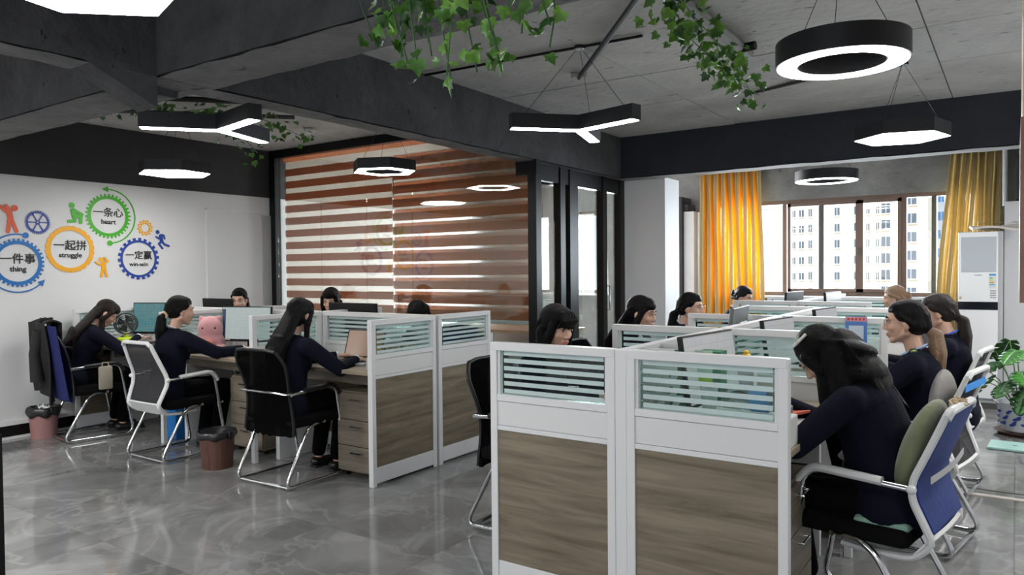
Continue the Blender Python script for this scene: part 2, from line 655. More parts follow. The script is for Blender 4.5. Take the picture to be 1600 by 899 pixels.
# skirting of the left wall: black board between two white strips
struct(MB().b2((X0, Y0, .02), (X0 + .012, 5.55, .12)).obj('baseboard_left', M_black))
struct(MB().b2((X0, Y0, .12), (X0 + .03, 5.55, .155)).b2((X0, Y0, 0), (X0 + .03, 5.55, .022)).obj('trim_2', M_white))
wr_ = wall('wall_right', (X1, Y0, -.01), (X1 + .2, Y1, ZC), M_whitewall)
# unseen wall behind the camera; its window openings are added to let light in
wb = MB()
wb.b2((X0, Y0 - .2, 0), (X1, Y0, .85)).b2((X0, Y0 - .2, 2.4), (X1, Y0, ZC))
wb.b2((X0, Y0 - .2, .85), (-4.2, Y0, 2.4)).b2((1.0, Y0 - .2, .85), (X1, Y0, 2.4))
struct(wb.obj('wall_behind', M_whitewall))
wf = MB()
for x in (-4.2, -2.5, -.8, 1.0):
    wf.b2((x - .03, Y0 - .15, .85), (x + .03, Y0 - .09, 2.4))
struct(wf.obj('window_3', M_white))
# window wall: grey concrete above and below the openings
wa = MB()
WIN = [(-3.40, -.28), (-6.45, -5.1)]
zb, zt = 1.06, 2.30
wa.b2((X0, Y1, 0), (X1, Y1 + .2, zb)).b2((X0, Y1, zt), (X1, Y1 + .2, ZC))
wa.b2((-.28, Y1, zb), (X1, Y1 + .2, zt)).b2((-5.1, Y1, zb), (-3.40, Y1 + .2, zt)).b2((X0, Y1, zb), (-6.45, Y1 + .2, zt))
struct(wa.obj('wall_window', concrete('window wall concrete', (0.15, 0.15, 0.145), (0.26, 0.26, 0.25), 1.6, 0.5)))
M_bronze = mat('brown window frame', (0.16, 0.10, 0.075), 0.45)
M_dkframe = mat('dark window frame', (0.07, 0.07, 0.065), 0.5)

def window(n, x0, x1, mull, leafs):
    root = bpy.data.objects.new('window_%d' % n, None)
    COL.objects.link(root)
    struct(root)
    y = Y1 + .06
    f = MB()
    f.b2((x0, y - .04, zb), (x1, y + .04, zb + .05)).b2((x0, y - .04, zt - .05), (x1, y + .04, zt))
    f.b2((x0, y - .04, zb), (x0 + .05, y + .04, zt)).b2((x1 - .05, y - .04, zb), (x1, y + .04, zt))
    f.obj('window_frame', M_bronze, root)
    for (x, w, mm) in mull:
        MB().b2((x - w / 2, y - .045, zb + .04), (x + w / 2, y + .03, zt - .04)).obj('mullion', mm, root)
    for (a, b) in leafs:
        s = MB()
        s.b2((a, y - .06, zb + .05), (b, y - .03, zb + .09)).b2((a, y - .06, zt - .09), (b, y - .03, zt - .05))
        s.b2((a, y - .06, zb + .05), (a + .04, y - .03, zt - .05)).b2((b - .04, y - .06, zb + .05), (b, y - .03, zt - .05))
        s.obj('sash', M_bronze, root)
    xs = [x0] + [m[0] for m in mull] + [x1]
    for a, b in zip(xs, xs[1:]):
        MB().b2((a + .02, y - .004, zb + .04), (b - .02, y + .002, zt - .04)).obj('pane', M_winglass, root)
    MB().b2((x0 - .05, Y1 - .07, zb - .03), (x1 + .05, Y1 + .02, zb)).obj('window_sill', M_colwhite, root)
    return root
w1 = window(1, -3.40, -.28, [(-2.50, .05, M_bronze), (-2.05, .06, M_dkframe), (-1.62, .06, M_bronze), (-1.12, .07, M_bronze), (-.80, .05, M_dkframe)],
            [(-2.46, -1.60), (-1.60, -1.14)])
h = MB().box((-1.60, Y1 - .015, 1.62), (.02, .03, .09)).box((-1.60, Y1 - .035, 1.60), (.014, .012, .06)).obj('window_handle', M_dkframe, w1)
window(2, -6.45, -5.1, [(-5.75, .06, M_dkframe)], [])

# ------------------------------------------------------------------ concrete beams
def beam(name, lo, hi, m, mlow):
    o = struct(MB().b2(lo, hi).obj(name, m))
    l2 = MB()
    # rough soffit skin, its edges broken a little
    rnd = random.Random(name)
    lx, ly = hi[0] - lo[0], hi[1] - lo[1]
    if lx > ly:
        n = int(lx / .12)
        l2.grid(lambda u, v: Vector((lo[0] + u * lx, lo[1] + .0 + v * ly + (rnd.uniform(-.008, .008) if v in (0, 1) else 0), lo[2] - .006 - rnd.uniform(0, .006))), n, 3)
    else:
        n = int(ly / .12)
        l2.grid(lambda u, v: Vector((lo[0] + v * lx + (rnd.uniform(-.008, .008) if v in (0, 1) else 0), lo[1] + u * ly, lo[2] - .006 - rnd.uniform(0, .006))), n, 3)
    l2.obj('soffit', mlow, o)
    return o
beam('beam_long', (-3.69, Y0, 2.40), (-3.51, 7.25, ZC + .01), M_beam, M_beamlow)
beam('beam_cross', (X0, 2.06, 2.40), (X1, 2.37, ZC + .01), M_beam, M_beamlow)
beam('beam_far', (X0, 7.25, 2.40), (X1, 7.47, ZC + .01), M_navy, mat('beam lower edge paint', (0.30, 0.30, 0.30), 0.8))
# chamfered haunch where the two beams cross
hb = MB()
hb.prism([(0, 0), (.34, 0), (0, .16)], .18, Matrix.Translation((-3.69, 2.06, 2.40)) @ Matrix(((0, 0, 1, 0), (-1, 0, 0, 0), (0, -1, 0, 0), (0, 0, 0, 1))))
hb.prism([(0, 0), (.30, 0), (0, .05)], .16, Matrix.Translation((-3.69, 2.12, 2.40)) @ Matrix(((-1, 0, 0, 0), (0, 0, 1, 0), (0, -1, 0, 0), (0, 0, 0, 1))))
struct(hb.obj('beam_haunch', M_beam))
# white boarded column by the glass partition
struct(MB().b2((-3.70, 7.47, 0), (-3.10, 7.87, 2.40), bev=.004).obj('column_white', M_colwhite))
struct(MB().b2((-4.95, 6.9, 0), (-4.28, 7.25, 2.36)).obj('column_inner', mat('warm white column', (0.55, 0.50, 0.47), 0.7)))
# strip of wall between column and curtain
struct(MB().b2((-3.76, 9.72, 0), (-3.62, Y1, 2.20)).obj('wall_pier', mat('pier white', (0.60, 0.60, 0.58), 0.8, noise=0.06, nscale=4)))
struct(MB().b2((-3.84, 9.65, 0), (-3.765, Y1, 2.40)).b2((-3.765, 9.72, 2.2), (-3.70, Y1, 2.3)).obj('trim_3', M_darkwall))
# white boxed pier by the air conditioner, pipe above it
struct(MB().b2((-.10, 9.15, 0), (X1, 9.6, 2.08)).obj('wall_boxing', mat('boxing white', (0.60, 0.61, 0.63), 0.7)))
struct(MB().tube([(-.10, 9.5, 2.06), (-.10, 9.5, 2.8)], .025, 10).obj('pipe_riser', M_white, smooth=True))
struct(MB().b2((.0, 9.2, 2.1), (X1, 9.6, 2.55)).obj('trim_4', mat('dark recess block', (0.03, 0.032, 0.04), 0.8)))  # dark block filling the recess above the boxing

# ------------------------------------------------------------------ glass partition of the back room
GY = 5.60
gp = thing('glass_partition', 'black framed glass partition in front of the brown striped blinds', 'partition', (0, 0, 0))
for (a, b) in (((-7.19, GY - .04, 0), (-7.09, GY + .04, ZC)), ((-3.60, GY - .05, 0), (-3.51, GY + .04, 2.40)),):
    MB().b2(a, b).obj('post', M_black, gp)
MB().b2((-7.19, GY - .035, 2.74), (-3.6, GY + .035, ZC)).obj('top_rail', M_black, gp)
MB().b2((-7.19, GY - .03, 0), (-3.6, GY + .03, .06)).obj('bottom_rail', M_black, gp)
MB().b2((-3.72, GY - .06, 2.27), (-3.50, GY + .02, 2.40)).obj('corner_block', M_black, gp)
xs = [-7.09, -6.36, -5.66, -5.02, -4.30, -3.60]
for a, b in zip(xs, xs[1:]):
    MB().b2((a + .003, GY - .006, .06), (b - .003, GY + .006, 2.74)).obj('glass_pane', M_clear, gp)
gd = thing('glass_door_partition', 'black framed glass side wall and door under the long concrete beam', 'partition', (0, 0, 0))
for (ya, yb) in ((6.06, 6.15), (6.24, 6.40), (6.93, 7.02), (7.34, 7.44)):
    MB().b2((-3.64, ya, 0), (-3.56, yb, 2.40)).obj('post', M_black, gd)
MB().b2((-3.63, 5.65, 2.24), (-3.57, 7.44, 2.40)).obj('top_rail', M_black, gd)
MB().b2((-3.63, 5.65, 0), (-3.57, 6.06, .06)).b2((-3.63, 7.02, 0), (-3.57, 7.34, .06)).obj('bottom_rail', M_black, gd)
for (ya, yb) in ((5.65, 6.06), (6.15, 6.24), (7.02, 7.34)):
    MB().b2((-3.606, ya, .05), (-3.594, yb, 2.24)).obj('glass_pane', M_clear, gd)
dl = MB().b2((-3.606, 6.40, .02), (-3.594, 6.93, 2.24)).obj('door_leaf', M_clear, gd)
MB().tube([(-3.57, 7.0, 1.0), (-3.52, 7.0, 1.0), (-3.52, 7.0, 1.25), (-3.57, 7.0, 1.25)], .009, 8).obj('door_handle', M_chrome, gd, smooth=True)

# zebra blinds behind the glass: opaque wood-brown bands over a sheer cloth
M_band = gauzy('brown blind band', (0.50, 0.23, 0.13), 0.0, 0.52)
M_band2 = gauzy('light brown blind band', (0.82, 0.43, 0.24), 0.05, 0.6)
M_sheer = gauzy('sheer blind cloth', (0.50, 0.44, 0.37), 0.5, 0.5)
def blind(x0, x1, z0, z1, gapz, label, first):
    b = thing('zebra_blind', label, 'blind', (x0, GY + .07, 0), group=None)
    w = x1 - x0
    MB().b2((0, -.03, z1), (w, .05, z1 + .05), bev=.008).obj('head_rail', M_band2, b)
    MB().b2((0, -.012, z0 - .035), (w, .012, z0), bev=.006).obj('bottom_rail', mat('pale rail', (0.45, 0.50, 0.50), 0.4), b)
    MB().b2((.002, .010, z0), (w - .002, .012, z1)).obj('sheer_cloth', M_sheer, b)
    per, bh = .1405, .1405 - gapz
    n = int((z1 - z0) / per)
    fm = MB().b2((0, -.0015, 0), (w, .0015, .082)).mesh('fabric_band', M_band)
    f2 = MB().b2((0, -.0015, 0), (w, .0015, .082)).mesh('back_band', M_band2)
    for k in range(n + 1):
        z = z0 + .003 + per * k
        if z + .082 > z1 + .02:
            break
        link('fabric_band', fm, b, (0, -.004, z))
        if gapz < .05:
            link('back_band', f2, b, (0, .022, z + (.1405 - gapz - .082)))
    return b
blind(-7.04, -5.350, .985, 2.70, .058, 'left brown and beige striped roller blind, next to the white wall', True)
blind(-5.344, -3.63, .955, 2.70, .024, 'right brown striped roller blind with narrow gaps, next to the black corner post', False)

# back room floor-standing things seen through the glass
dk = thing('back_room_desk', 'pale topped desk with black frame in the room behind the blinds', 'desk', (-4.35, 6.35, 0))
MB().b2((-.7, -.35, .80), (.7, .35, .83)).obj('desk_top', mat('pale oak desk top', (0.55, 0.40, 0.28), 0.5), dk)
for sx in (-.6, .6):
    MB().b2((sx - .05, -.3, 0), (sx + .05, .3, .8)).obj('leg', M_black, dk)

# panel door in the left wall
dd = bpy.data.objects.new('door_1', None)
COL.objects.link(dd)
struct(dd)
MB().b2((X0, 4.745, .155), (X0 + .008, 5.45, 2.11)).obj('door_leaf', mat('white door leaf', (0.55, 0.555, 0.565), 0.6), dd)
MB().b2((X0, 4.735, .155), (X0 + .018, 4.745, 2.12)).b2((X0, 4.735, 2.11), (X0 + .018, 5.45, 2.12)).obj('door_trim', M_white, dd)
struct(MB().b2((X0, 5.45, 0), (X0 + .03, 5.56, 2.08)).obj('trim_5', mat('grey upright', (0.33, 0.34, 0.33), 0.6)))

# wooden board at the right edge, fixed high on the near side
wc = thing('wall_cabinet', 'tall pale wooden cabinet side with dark brown lower box at right edge', 'cabinet', (.0, 3.0, 0))
MB().b2((.012, -.7, 1.80), (.17, 0.04, 2.62)).obj('upper_box', woodgrain('pale oak', (0.42, 0.30, 0.19), (0.52, 0.39, 0.26), 'z', 0.5), wc)
MB().b2((.008, -.7, 1.325), (.17, 0.04, 1.80)).obj('lower_box', woodgrain('dark brown wood', (0.13, 0.06, 0.04), (0.22, 0.11, 0.07), 'z', 0.5), wc)
for k in range(2):
    MB().tube([(.09, -.1 - .45 * k, 2.62), (.09, -.1 - .45 * k, ZC)], .012, 8).obj('hanger', M_black, wc)

# ------------------------------------------------------------------ curtains
def curtain(name, x0, x1, x0b, x1b, z0, z1, n, label, cols):
    c = thing(name, label, 'curtain', (0, Y1 - .16, 0))
    rnd = random.Random(name)
    # pleats: each fold is a part; alternating lining and face cloth
    for k in range(n):
        u0, u1 = k / n, (k + 1) / n
        ph = rnd.uniform(-.15, .15)
        def fn(u, v, u0=u0, u1=u1, ph=ph, k=k):
            zz = z0 + (z1 - z0) * v
            t = u0 + (u1 - u0) * u
            xa = x0b + (x0 - x0b) * v ** 1.5
            xb = x1b + (x1 - x1b) * v ** 1.5
            y = math.sin(u * PI) * (.055 if k % 2 == 0 else -.05) * (1 + ph * (1 - v))
            return Vector((xa + (xb - xa) * t + .006 * math.sin(9 * v + k), y, zz))
        MB().grid(fn, 6, 14, .002).obj('fold', cols[k % 2], c, smooth='full')
    MB().b2((min(x0, x0b), -.02, z1), (max(x1, x1b), .02, z1 + .05)).obj('curtain_rail', M_black, c)
    return c
M_cur1 = gauzy('orange curtain cloth', (0.90, 0.50, 0.06), 0.0, 0.6)
M_cur2 = gauzy('cream curtain lining', (0.74, 0.62, 0.36), 0.0, 0.16)
M_cur3 = gauzy('yellow curtain cloth', (0.78, 0.60, 0.24), 0.0, 0.3)
curtain('curtain', -3.58, -2.76, -3.58, -2.70, .10, 2.76, 17, 'orange and cream curtain hanging left of the window', (M_cur2, M_cur1))
curtain('curtain', -.62, -.14, -.80, -.16, .10, 2.76, 13, 'yellow curtain hanging right of the window above the air conditioner', (M_cur2, M_cur3))
curtain('curtain', -6.40, -5.95, -6.42, -5.98, .10, 2.74, 9, 'cream curtain in the back room seen through the glass', (M_cur2, M_cur3))

# ------------------------------------------------------------------ buildings across the street
M_cream = mat('cream facade', (0.84, 0.76, 0.62), 0.9)
M_peach = mat('peach facade', (0.84, 0.70, 0.52), 0.9)
M_pale = mat('pale facade', (0.78, 0.80, 0.84), 0.9)
M_wg = mat('facade window glass', (0.10, 0.13, 0.17), 0.25)
M_wgb = mat('blue facade window glass', (0.12, 0.28, 0.58), 0.25)
def building(label, x0, x1, y, z0, z1, m, mw, cols, zf, fh, depth=14, nfl=12):
    b = thing('apartment_building', label, 'building', ((x0 + x1) / 2, y, z0))
    cx = (x0 + x1) / 2
    MB().b2((x0 - cx, 0, 0), (x1 - cx, depth, z1 - z0)).obj('facade', m, b)
    MB().b2((x0 - cx - .3, -.3, z1 - z0), (x1 - cx + .3, depth, z1 - z0 + .8)).obj('parapet', m, b)
    wms = {}
    for (x, w, hh) in cols:
        key = (w, hh)
        if key not in wms:
            wm = MB().b2((-w / 2, -.06, 0), (w / 2, .05, hh))
            wms[key] = wm.mesh('window', mw)
            wms[('s', w)] = MB().b2((-w / 2 - .1, -.25, -.2), (w / 2 + .1, 0, 0)).b2((-.05, -.1, 0), (.05, .0, hh)).mesh('window_ledge', m)
        for k in range(nfl):
            z = zf + fh * k - z0
            if z + hh > z1 - z0 - .5 or z < 0:
                continue
            wo = link('window', wms[key], b, (x - cx, 0, z))
            link('window_ledge', wms[('s', w)], wo, (0, 0, 0))
    return b
building('long cream apartment block with rows of small dark windows, centre of the window view', -40.5, -18.0, 150, -22, 14.2, M_cream, M_wg,
         [(-35.7, .5, 1.3), (-34.3, .85, 1.35), (-32.7, .6, 1.5), (-27.9, .85, 1.45), (-24.3, 1.3, 1.5), (-22.6, .5, 1.4), (-21.0, .5, 1.4), (-19.6, 1.5, 1.8)], -10.0, 3.03)
building('peach apartment block with dark windows, nearer and right of the long cream block', -17.4, -11.9, 138, -22, 14.6, M_peach, M_wg,
         [(-14.3, 1.5, 1.6)], -9.7, 3.05)
building('pale blue-white apartment block with blue windows at right of the window view', -11.4, -4.0, 150, -22, 15.2, M_pale, M_wgb,
         [(-10.9, .9, 1.5), (-8.4, 1.3, 1.5)], -9.7, 3.2)
building('hazy white apartment block far away at left edge of the window view', -66, -47, 175, -22, 15, M_pale, M_wgb,
         [(-49.6, 1.2, 1.5), (-53.5, 1.2, 1.5), (-58, 1.2, 1.5)], -10.0, 3.1)
struct(MB().b2((-160, 20, -24), (60, 260, -22)).obj('ground', mat('street ground', (0.35, 0.36, 0.36), 0.9)))

# ------------------------------------------------------------------ pendant lamps
LZ = 2.30
def cords(root, pts, top=ZC, gather=None):
    for (x, y) in pts:
        g = gather or (x, y)
        MB().tube([(x, y, .09), (g[0], g[1], top - LZ)], .0016, 5).obj('cord', M_blkplastic, root)
def hexpoly(r, a0, n=6):
    return [(r * math.cos(a0 + 2 * PI * k / n), r * math.sin(a0 + 2 * PI * k / n)) for k in range(n)]
def hex_lamp(label, x, y, r, a, hole=False):
    t = thing('hexagon_pendant_lamp', label, 'lamp', (x, y, LZ))
    a = R(a)
    if hole:
        MB().ring(hexpoly(r, a), hexpoly(r * .60, a), .09).obj('housing', M_blackm, t)
        MB().ring(hexpoly(r * .965, a), hexpoly(r * .66, a), .004, Matrix.Translation((0, 0, -.003))).obj('diffuser', M_lamp, t)
    else:
        MB().prism(hexpoly(r, a), .09).obj('housing', M_blackm, t)
        MB().prism(hexpoly(r * .975, a), .004, Matrix.Translation((0, 0, -.003))).obj('diffuser', M_lamp, t)
    cords(t, hexpoly(r * .8, a, 3), gather=(.0, .05))
    MB().lathe([(.035, ZC - LZ - .02), (.035, ZC - LZ)], (0, .05, 0), 12).obj('ceiling_cup', M_blackm, t)
hex_lamp('big solid hexagon lamp nearest the camera, cut by the top edge', -2.354, 1.134, .31, 43)
hex_lamp('solid hexagon lamp hanging over the far left desks', -6.14, 3.75, .31, 39)
hex_lamp('hexagon ring lamp with open centre in front of the brown blinds', -4.60, 4.78, .29, 23, True)
hex_lamp('solid hexagon lamp hanging below the big ring lamp, before the dark blue beam', -.652, 5.72, .30, 15)
def y_lamp(label, x, y, L, a):
    t = thing('y_shaped_pendant_lamp', label, 'lamp', (x, y, LZ))
    w = .04
    for m_, mm, z0, z1, ww, ll in (('housing', M_blackm, 0, .09, w, L), ('diffuser', M_lamp, -.004, 0, w * .82, L - .008)):
        poly = []
        for k in range(3):
            an = R(a + 120 * k)
            d = Vector((math.cos(an), math.sin(an)))
            n = Vector((-d.y, d.x))
            poly += [tuple(d * ll - n * ww), tuple(d * ll + n * ww)]
            an2 = an + R(60)
            cr = ww / math.sin(R(60))
            poly.append((math.cos(an2) * cr, math.sin(an2) * cr))
        MB().prism(poly, z1 - z0, Matrix.Translation((0, 0, z0))).obj(m_, mm, t)
    cords(t, [(L * .8 * math.cos(R(a + 120 * k)), L * .8 * math.sin(R(a + 120 * k))) for k in range(3)], gather=(0, 0))
    MB().lathe([(.035, ZC - LZ - .02), (.035, ZC - LZ)], (0, 0, 0), 12).obj('ceiling_cup', M_blackm, t)
y_lamp('black three-armed lamp left of the long beam, over the left desks', -4.06, 2.79, .46, 229)
y_lamp('black three-armed lamp right of the long beam, over the aisle', -2.28, 4.13, .45, 226)
def ring_lamp(label, x, y, ro, ri):
    t = thing('ring_pendant_lamp', label, 'lamp', (x, y, LZ))
    n = 56
    MB().ring(hexpoly(ro, 0, n), hexpoly(ri, 0, n), .10).obj('housing', M_blackm, t, smooth=True)
    MB().ring(hexpoly(ro - .008, 0, n), hexpoly(ri + .008, 0, n), .004, Matrix.Translation((0, 0, -.003))).obj('diffuser', M_lamp, t)
    cords(t, hexpoly(ro * .93, .6, 3), gather=(0, 0))
    MB().lathe([(.035, ZC - LZ - .02), (.035, ZC - LZ)], (0, 0, 0), 12).obj('ceiling_cup', M_blackm, t)
ring_lamp('big black ring lamp with open centre, upper right', -.628, 3.47, .27, .175)
ring_lamp('small far ring lamp hanging before the window wall', -1.60, 8.05, .30, .20)

# ------------------------------------------------------------------ conduits, detector, junction box on the ceiling
t = tag(MB().lathe([(.05, -.005), (.05, -.03), (.035, -.045)], (0, 0, 0), 16).obj('smoke_detector', M_white, smooth=True), 'round white smoke detector on the ceiling near the dark left wall', 'detector')
t.location = (-5.73, 4.92, ZC)
def conduit(label, pts, r, m):
    o = MB().tube([(x, y, ZC - dz) for x, y, dz in pts], r, 8).obj('conduit', m, smooth=True)
    tag(o, label, 'conduit')
M_cond = mat('dark conduit', (0.045, 0.046, 0.055), 0.6)
conduit('dark ceiling conduit running up from the white junction box', [(-2.60, 4.70, .03), (-1.66, 3.58, .03), (-.9, 2.6, .03)], .018, M_cond)
conduit('thin dark filler along the ceiling joint across the aisle behind the right three-armed lamp', [(-3.5, 4.06, .008), (-1.86, 4.15, .008)], .009, M_black)  # dark tube stands in for the ceiling joint line
conduit('fat dark ceiling pipe carrying the second ivy garland', [(-1.41, 2.5, .04), (-1.42, 4.78, .04)], .038, mat('painted pipe', (0.24, 0.24, 0.245), 0.7))
conduit('short black pipe end below the second ivy garland', [(-1.50, 4.62, .05), (-1.32, 4.60, .05)], .028, M_black)
conduit('thin black wire trunk crossing the ceiling beside the second ivy', [(-1.75, 6.0, .012), (-1.1, 5.75, .012)], .012, M_cond)
conduit('black pipe high above the left desks near the cross beam', [(-5.6, 2.9, .08), (-4.7, 3.9, .08), (-4.0, 4.4, .08)], .022, M_black)
conduit('second black pipe high above the left desks', [(-6.2, 3.2, .06), (-5.2, 4.3, .06)], .018, M_cond)
conduit('thick grey pipe high at the top left corner', [(-5.6, 1.83, .12), (-3.3, 1.60, .12)], .03, mat('grey pipe', (0.25, 0.25, 0.25), 0.6))
o = MB().b2((-.06, -.03, -.03), (.06, .03, 0), bev=.004)
for k in range(4):
    o.b2((-.055 + .03 * k, -.025, -.036), (-.04 + .03 * k, .025, -.03))
o = tag(o.obj('junction_box', mat('junction box plastic', (0.45, 0.44, 0.40), 0.6)), 'small white junction box on the ceiling above the right three-armed lamp', 'box')
o.location = (-2.60, 4.70, ZC)
o.rotation_euler = (0, 0, R(30))

# ------------------------------------------------------------------ desk partitions
PH = 1.10
SH = {}
def shared(key, fn):
    if key not in SH:
        SH[key] = fn()
    return SH[key]
def panel(label, p0, p1, solid=True, low=.0, ends=(1, 1), group=None):
    """a screen standing along p0 -> p1 (2-D): frame, glass strip with frosted stripes, white band, wood board, white base"""
    p0, p1 = Vector((*p0, 0)), Vector((*p1, 0))
    L = (p1 - p0).length
    a = math.atan2(p1.y - p0.y, p1.x - p0.x)
    t = thing('desk_screen', label, 'partition', p0, a, group)
    k = round(L, 3)
    pw = .036
    post = shared(('post', low), lambda: MB().b2((-pw / 2, -.02, low), (pw / 2, .02, PH), bev=.003).b2((-pw / 2 - .0015, -.003, low), (pw / 2 + .0015, .003, PH - .01)).mesh('post', M_white))
    link('post', post, t, (pw / 2, 0, 0))
    link('post', post, t, (L - pw / 2, 0, 0))
    g0, g1 = .872, 1.066
    x0, x1 = pw, L - pw
    def mk(lo, hi, m, nm, bev=0):
        return MB().b2(lo, hi, bev=bev).mesh(nm, m)
    link('top_rail', shared(('tr', k), lambda: mk((x0 - pw * .9, -.021, g1), (x1 + pw * .9, .021, PH + .002), M_white, 'top_rail', .003)), t)
    link('glass_rail', shared(('gr', k), lambda: mk((x0, -.019, g0 - .03), (x1, .019, g0), M_white, 'glass_rail', .002)), t)
    link('white_band', shared(('wb', k), lambda: mk((x0, -.014, .735), (x1, .014, g0 - .032), M_whitep, 'white_band')), t)
    link('lower_rail', shared(('lr', k), lambda: mk((x0, -.018, .712), (x1, .018, .733), M_white, 'lower_rail', .002)), t)
    if solid:
        link('wood_board', shared(('wd', k), lambda: mk((x0 + .002, -.013, .128), (x1 - .002, .013, .712), M_wood, 'wood_board')), t)
        link('base_band', shared(('bb', k), lambda: mk((x0, -.016, .02), (x1, .016, .126), M_white, 'base_band', .002)), t)
    # glass with little inner frame
    link('glass', shared(('gl', k), lambda: mk((x0, -.003, g0), (x1, .003, g1), M_glass, 'glass')), t)
    inn = shared('inner', lambda: mk((0, -.012, g0), (.012, .012, g1), M_white, 'inner_frame'))
    link('inner_frame', inn, t, (x0, 0, 0))
    link('inner_frame', inn, t, (x1 - .012, 0, 0))
    fs = shared(('fs', k), lambda: mk((x0 + .03, -.0052, 0), (x1 - .02, -.0036, .0185), M_frost, 'frosted_stripe'))
    for j in range(6):
        link('frosted_stripe', fs, t, (0, 0, g0 + .006 + j * .0335))
    ft = shared(('foot', 0), lambda: MB().lathe([(.012, 0), (.012, .02)], (0, 0, 0), 10).mesh('foot', M_blkplastic))
    if low == 0:
        link('foot', ft, t, (.03, 0, 0))
        link('foot', ft, t, (L - .03, 0, 0))
    return t

# left group: spine y = 4.13, x from -7.09 to -3.49
LX = [-3.49, -4.69, -5.89, -7.09]
SY = 4.13
panel('wood and white end screen of the left desks, half nearer the camera', (-3.49, 3.465), (-3.49, 4.115))
panel('wood and white end screen of the left desks, half nearer the blinds', (-3.49, 4.145), (-3.49, 4.79))
for i, nm in enumerate(('first', 'second', 'third')):
    panel('long glass-topped screen along the middle of the left desks, %s from the wood end screen' % nm, (LX[i + 1] + .02, SY), (LX[i] - .02, SY), True)
for i, nm in ((1, 'between the laptop desk and the pink plush desk'), (2, 'between the pink plush desk and the fan desk'), (3, 'beside the white gear wall')):
    panel('near-side divider screen of the left desks ' + nm, (LX[i], 3.32 if i == 3 else 3.44), (LX[i], SY - .02), i == 3)
    panel('blinds-side divider screen of the left desks ' + nm, (LX[i], SY + .02), (LX[i], 4.80), i == 3)
# right group: spine x = -1.30
SX = -1.30
YY = [2.69, 3.90, 5.10, 6.33]
panel('large wood and white end screen in the foreground, left half', (-1.94, 2.69), (-1.325, 2.69))
panel('large wood and white end screen in the foreground, right half', (-1.275, 2.69), (-.655, 2.69))
tag(MB().b2((-1.325, 2.672, 0), (-1.275, 2.708, PH), bev=.003).obj('screen_post', M_white), 'wide white post joining the two foreground end screens', 'post')
for i, nm in enumerate(('first', 'second', 'third')):
    panel('long glass-topped spine screen of the right desks, %s from the foreground' % nm, (SX, YY[i] + .02), (SX, YY[i + 1] - .02), True)
for i, nm in enumerate(('first', 'second', 'third')):
    panel('window-side divider screen left of the right desks spine, %s behind the end screen' % nm, (-1.94, YY[i + 1]), (SX - .02, YY[i + 1]), i == 2)
    panel('divider screen right of the right desks spine, %s behind the end screen' % nm, (SX + .02, YY[i + 1]), (-.655, YY[i + 1]), i == 2)
# far group by the window
SX2 = -1.72
Y2 = [7.37, 8.58, 9.70]
panel('near end screen of the far desks by the window, left half', (-2.33, 7.37), (SX2 - .02, 7.37))
panel('near end screen of the far desks by the window, right half', (SX2 + .02, 7.37), (-1.08, 7.37))
panel('spine screen of the far desks by the window, nearer half', (SX2, 7.39), (SX2, 8.56))
panel('spine screen of the far desks by the window, farther half', (SX2, 8.60), (SX2, 9.68))
panel('left divider screen of the far desks by the window', (-2.33, 8.58), (SX2 - .02, 8.58))
panel('right divider screen of the far desks by the window', (SX2 + .02, 8.58), (-1.08, 8.58))

# ------------------------------------------------------------------ desks
def desk(label, x0, x1, y0, y1, front, legs=True, ped=None):
    """worktop x0..x1, y0..y1; front is the side (dx, dy) the person sits on"""
    cx, cy = (x0 + x1) / 2, (y0 + y1) / 2
    t = thing('office_desk', label, 'desk', (cx, cy, 0))
    MB().b2((x0 - cx, y0 - cy, .728), (x1 - cx, y1 - cy, .755), bev=.003).obj('desk_top', M_top, t)
    along_x = abs(front[1]) > 0
    f = MB()
    hw, hd = (x1 - x0) / 2, (y1 - y0) / 2
    if along_x:
        s = front[1]
        f.b2((-hw + .05, min(s * (hd - .16), s * (hd - .14)), .64), (hw - .05, max(s * (hd - .16), s * (hd - .14)), .728))
    else:
        s = front[0]
        f.b2((min(s * (hw - .16), s * (hw - .14)), -hd + .05, .64), (max(s * (hw - .16), s * (hw - .14)), hd - .05, .728))
    f.obj('apron', M_ped, t)
    lg = MB()
    for sg in (-1,):
        if along_x:
            lg.b2((-hw + .02, -hd + .12, 0), (-hw + .06, hd - .04, .728))
        else:
            lg.b2((-hw + .04 if front[0] > 0 else -hw + .12, hd - .06, 0), (hw - .12 if front[0] > 0 else hw - .04, hd - .02, .728))
    lg.obj('side_panel', M_white, t)
    return t
def pedestal(label, x, y, rz):
    t = thing('drawer_pedestal', label, 'cabinet', (x, y, 0), rz)
    MB().b2((-.20, -.22, .04), (.20, .22, .60)).obj('carcass', M_ped, t)
    for k, (za, zb_) in enumerate(((.05, .22), (.225, .40), (.405, .585))):
        d = MB().b2((-.195, -.238, za), (.195, -.221, zb_), bev=.002).obj('drawer', M_ped, t)
        MB().tube([(-.05, -.239, zb_ - .04), (-.05, -.262, zb_ - .04), (.05, -.262, zb_ - .04), (.05, -.239, zb_ - .04)], .005, 6).obj('handle', M_chrome, d)
    for cxx in (-.16, .16):
        for cyy in (-.18, .18):
            MB().tube([(cxx - .01, cyy, .02), (cxx + .01, cyy, .02)], .02, 10).obj('caster', M_blkplastic, t, smooth=True)
for i, nm in enumerate(('laptop', 'pink plush', 'desk fan')):
    desk('wood-topped desk holding the %s, camera side of the left group' % nm, LX[i + 1] + .02, LX[i] - .02, 3.50, SY - .03, (0, -1))
for i, nm in enumerate(('first', 'second', 'third')):
    desk('wood-topped desk on the blinds side of the left group, %s from the end screen' % nm, LX[i + 1] + .02, LX[i] - .02, SY + .03, 4.76, (0, 1))
pedestal('taupe drawer pedestal behind the left end screen', -3.71, 3.80, 0)
